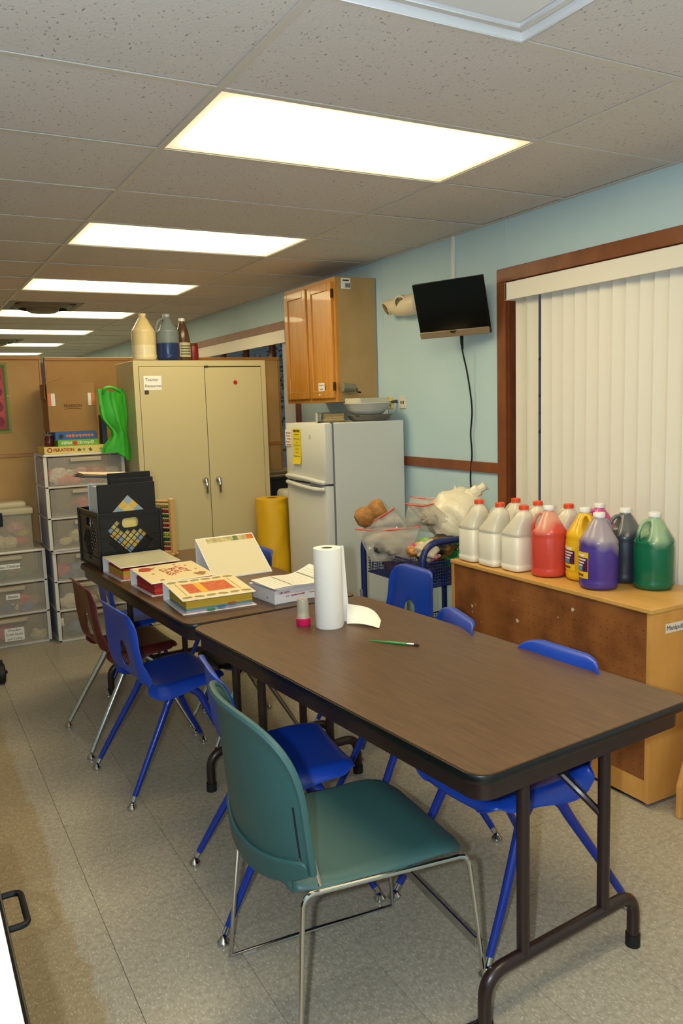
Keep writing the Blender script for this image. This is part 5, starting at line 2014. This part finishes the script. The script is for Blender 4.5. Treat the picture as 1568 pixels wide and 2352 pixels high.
for q, (p, s, c) in enumerate((((.10, .09, .15), .055, 8), ((.14, .12, .10), .05, 9), ((-.02, .10, .05), .06, 2), ((.06, .09, .045), .05, 2), ((-.1, .1, .06), .06, 3), ((-.12, .1, .15), .05, 4), ((.13, .08, .05), .04, 0), ((-.04, .12, .14), .05, 3))):
    blob('contents', CONT[c], bx, p, (s, s, s * .8), 80 + q, .3)

# things on the tall tower
GTOP = 1.2525


def game_box(label, x0, x1, y, z, h, d, m, side):
    t = thing('game_box', label, 'game box', ((x0 + x1) / 2, y, z), 0, 'board game boxes on the drawer tower')
    hw = (x1 - x0) / 2
    B().box(-hw, hw, 0, d, 0, h, bevel=.001).done('box_lid', m, t, 0)
    B().box(-hw + .002, hw - .002, .002, d - .002, -.0005, .0).done('box_base', side, t, 0)
    return t


gA = game_box('pale yellow game box lettered in red, bottom of the game stack', .835, 1.232, 5.505, GTOP + .0006, .047, .27, mat('game_yellow', (226, 204, 110), .45), PAPERW)
GM = frame_M((0, -.0006, .0235), (1, 0, 0), (0, 0, 1))
RDT = mat('game_red', (176, 62, 30), .5)
lettering('O', .040, RDT, gA, GM @ Matrix.Translation((-.165, 0, 0)), bold=.002)
lettering('PERATION', .028, RDT, gA, GM @ Matrix.Translation((-.143, 0, 0)), 'LEFT', bold=.001)
for k, x in enumerate((.02, .05, .09, .16)):
    B().prism(blob2(9, .010, k, .5), .0006, GM @ Matrix.Translation((x, -.002, -.0002))).done('cartoon_print', mat('cart_%d' % (k % 2), ((90, 80, 70), (140, 150, 150))[k % 2], .5), gA, 0)
gBx = game_box('green game box with white lettering, middle of the game stack', .925, 1.185, 5.515, GTOP + .0482, .040, .26, mat('game_green', (120, 176, 40), .45), PAPERW)
GM = frame_M((0, -.0006, .02), (1, 0, 0), (0, 0, 1))
lettering('HiHo!', .026, PAPERW, gBx, GM @ Matrix.Translation((-.075, 0, 0)), bold=.001)
lettering('Cherry-O', .026, PAPERW, gBx, GM @ Matrix.Translation((.045, 0, 0)), bold=.001)
B().prism([(.015 * math.cos(a), .015 * math.sin(a)) for a in [2 * PI * k / 16 for k in range(16)]], .0006, GM @ Matrix.Translation((-.022, -.002, 0))).done('cherry_print', mat('cherry', (206, 70, 40), .5), gBx, 0)
gC = game_box('blue game box with orange lettering, top of the game stack', .912, 1.172, 5.52, GTOP + .0890, .050, .25, mat('game_blue', (42, 96, 160), .45), PAPERW)
GM = frame_M((0, -.0006, .025), (1, 0, 0), (0, 0, 1))
for k in range(9):
    x = -.055 + .019 * k + (.006 if k > 3 else 0)
    B().prism(blob2(8, .0095, 90 + k, .35), .0006, GM @ Matrix.Translation((x, 0, 0))).done('orange_print', mat('game_orange', (216, 116, 40), .5), gC, 0)
B().prism(blob2(10, .016, 33, .2), .0006, GM @ Matrix.Translation((-.095, -.003, 0))).done('cartoon_print', INK, gC, 0)
CARD = mat('cardboard', (160, 118, 66), .8, c2=(168, 126, 72), nscale=4)
cb = thing('cardboard_box', 'brown cardboard box with orange stickers on the game stack', 'box', (1.035, 5.545, GTOP + .1398), -4)
hw, hh, dd_ = .150, .315, .36
B().box(-hw, hw, 0, dd_, 0, hh, bevel=.002).done('carton', CARD, cb, 0)
B().box(0, .003, 0, .30, 0, .11, M=Matrix.Translation((-hw + .004, .02, hh)) @ Matrix.Rotation(R(70), 4, 'Y')).done('open_flap', CARD, cb, 0)
B().box(-hw - .012, -hw - .009, .01, dd_ - .01, hh - .10, hh, M=None).done('side_flap', CARD, cb, 0)
CMx = frame_M((0, -.0006, hh / 2), (1, 0, 0), (0, 0, 1))
lettering('PEARSON', .026, mat('box_ink', (74, 54, 34), .8), cb, CMx @ Matrix.Translation((.005, .010, 0)), bold=.0004)
B().tube([(.005 + .055 * (k / 8 - .5) * 2, -.001, hh / 2 - .012 + .006 * (1 - (k / 4 - 1) ** 2)) for k in range(9)], .0012, 4).done('printed_swoosh', MATS['box_ink'], cb)
OST = mat('orange_sticker', (222, 120, 60), .5)
for x0, x1, xm in ((-hw + .004, -hw + .048, -hw + .024), (hw - .046, hw - .004, hw - .026)):
    l_ = x0 < 0
    B().box(x0 if l_ else xm, xm if l_ else x1, -.0012, -.0003, hh - .145, hh - .065).done('orange_sticker', OST, cb, 0)
    B().box(xm if l_ else x0, x1 if l_ else xm, -.0012, -.0003, hh - .145, hh - .065).done('white_sticker', PAPERW, cb, 0)
pj = thing('glass_jar', 'dark red jar left of the green game box', 'jar', (.888, 5.62, GTOP + .0482), 0)
B().lathe([(0, 0), (.028, 0), (.030, .004), (.030, .05), (.024, .062), (.024, .070), (0, .070)], 20).done('body', mat('maroon_glass', (96, 40, 34), .2), pj)
B().lathe([(0, .082), (.025, .081), (.027, .078), (.027, .068), (0, .068)], 20).done('lid', mat('jar_lid', (150, 120, 100), .4), pj)
nb_ = thing('navy_folder', 'dark navy folder standing between cardboard box and green bag', 'folder', (1.247, 5.535, GTOP + .0006), 82)
B().box(0, .26, 0, .004, 0, .24, bevel=.001).done('front_cover', mat('navy_cover', (24, 40, 52), .5), nb_, 0)
B().box(0, .26, .026, .030, 0, .24, bevel=.001).done('back_cover', mat('teal_cover', (40, 84, 96), .5), nb_, 0)
B().box(0, .004, .004, .026, 0, .24).done('spine', MATS['navy_cover'], nb_, 0)
GB = mat('green_bag', (60, 176, 44), .5, c2=(70, 190, 54), nscale=4)
gg = thing('tote_bag', 'bright green nonwoven bag hanging over the drawer tower corner', 'bag', (1.272, 5.44, 1.240), 0)


def greenbag(u, v):
    # v from bottom (0) to top (1); u around
    a = 2 * PI * u
    z = -.005 + .415 * v
    waist = math.exp(-((v - .33) / .16) ** 2)
    rx = .082 - .034 * waist + .008 * math.sin(a * 3 + v * 4)
    ry = .048 + .012 * math.sin(a * 4 + 2 * v)
    cx_ = .004 + .030 * waist - .008 * v
    if v < .22:
        k = (.22 - v) / .22
        rx += .004 * k
        z -= .06 * k * max(0, math.cos(a)) - .012 * k
        ry *= 1 - .3 * k
    f = 1 + .14 * mnoise.noise(Vector((math.cos(a) * 2, math.sin(a) * 2, v * 4))) + .10 * abs(math.sin(a * 5 + 3.0 * v + 2 * mnoise.noise(Vector((v * 3, 1, 2))))) - .05
    return Vector((cx_ + rx * math.cos(a) * f, ry * math.sin(a) * f, z + .012 * math.sin(a * 2 + 1) * v))


o = link('bag_body', grid_mesh(96, 34, greenbag), GB, gg)
solid(o, .0015, 0)
B().tube(cat_rom([(-.06, -.035, .40), (-.05, -.05, .425), (-.01, -.045, .430), (.03, -.04, .415), (.05, -.03, .40)], 5), .010, 8).done('rolled_handle', GB, gg)

# poster on the divider
po = thing('poster', 'red apple poster with green border on the divider at left edge', 'poster', (.435, 5.968, 1.39), 0)
B().box(-.27, .27, -.002, 0, 0, .475).done('border', mat('poster_green', (150, 150, 60), .6), po, 0)
B().box(-.255, .255, -.003, -.002, .015, .46).done('inner_border', mat('poster_dgreen', (96, 110, 56), .6), po, 0)
B().box(-.238, .238, -.004, -.003, .032, .443).done('picture', mat('poster_red', (206, 84, 84), .6, c2=(190, 60, 66), nscale=6), po, 0)
for k, z in enumerate((.08, .18, .28, .38)):
    B().prism([(.03 * math.cos(a), .034 * math.sin(a)) for a in [2 * PI * q / 16 for q in range(16)]], .0006, frame_M((.20, -.0042, z), (1, 0, 0), (0, 0, 1))).done('apple_print', mat('apple_print', (140, 20, 34), .5), po, 0)
B().sphere((.262, -.006, .25), .006, 10).done('push_pin', WHITEP, po)

# ------------------------------------------------------------------ left edge: low rolling cart and near cabinet
lc = thing('utility_cart', 'cream utility cart with black caster at the left edge', 'cart', (.16, 4.98, 0), 0)
CREAMM = mat('cream_metal', (206, 186, 120), .4)
for x in (-.23, .23):
    for y in (-.12, .28):
        B().box(x - .011, x + .011, y - .011, y + .011, .13, .44, bevel=.002).done('post', CREAMM, lc, 0)
        b = B().lathe([(0, -.019), (.050, -.019), (.058, -.012), (.058, .012), (.050, .019), (0, .019)], 24, M=frame_M((x + .020, y, .058), (0, 1, 0), (0, 0, 1)))
        b.sphere((x + .040, y, .062), .014, 10)
        w_ = b.done('wheel', RUBBER, lc)
        B().box(x - .012, x + .03, y - .008, y + .008, .11, .135).done('caster_plate', BLACKM, w_, 0)
for z in (.16, .42):
    B().box(-.24, .24, -.13, .29, z, z + .02, bevel=.003).done('tray', CREAMM, lc, 0)

nc = thing('base_cabinet', 'white topped black cabinet with black pull at lower left corner', 'cabinet', (-.55, .35, 0), 0)
HX = .088 + .55
B().box(-.0, HX - .012, -.25, 1.20, .04, .718, bevel=.003).done('body', BLACKM, nc, 0)
B().box(-.01, HX - .010, -.26, 1.21, .7185, .742, bevel=.002).done('top', mat('white_top', (236, 236, 230), .4), nc, 0)
B().box(.02, HX - .04, -.22, 1.17, 0, .04).done('plinth', BLACKM, nc, 0)
for k in range(2):
    y0, y1 = -.24 + k * .72, .47 + k * .72
    dr = B().box(HX - .012, HX, y0, y1, .06, .712, bevel=.003).done('door', BLACKP, nc, 0)
    yh = 1.04 if k else .30
    B().tube(fillet([(HX, yh + .052, .69), (HX + .032, yh + .052, .69), (HX + .032, yh - .052, .69), (HX, yh - .052, .69)], .014, 5), .0055, 10).done('handle', BLACKP, dr)
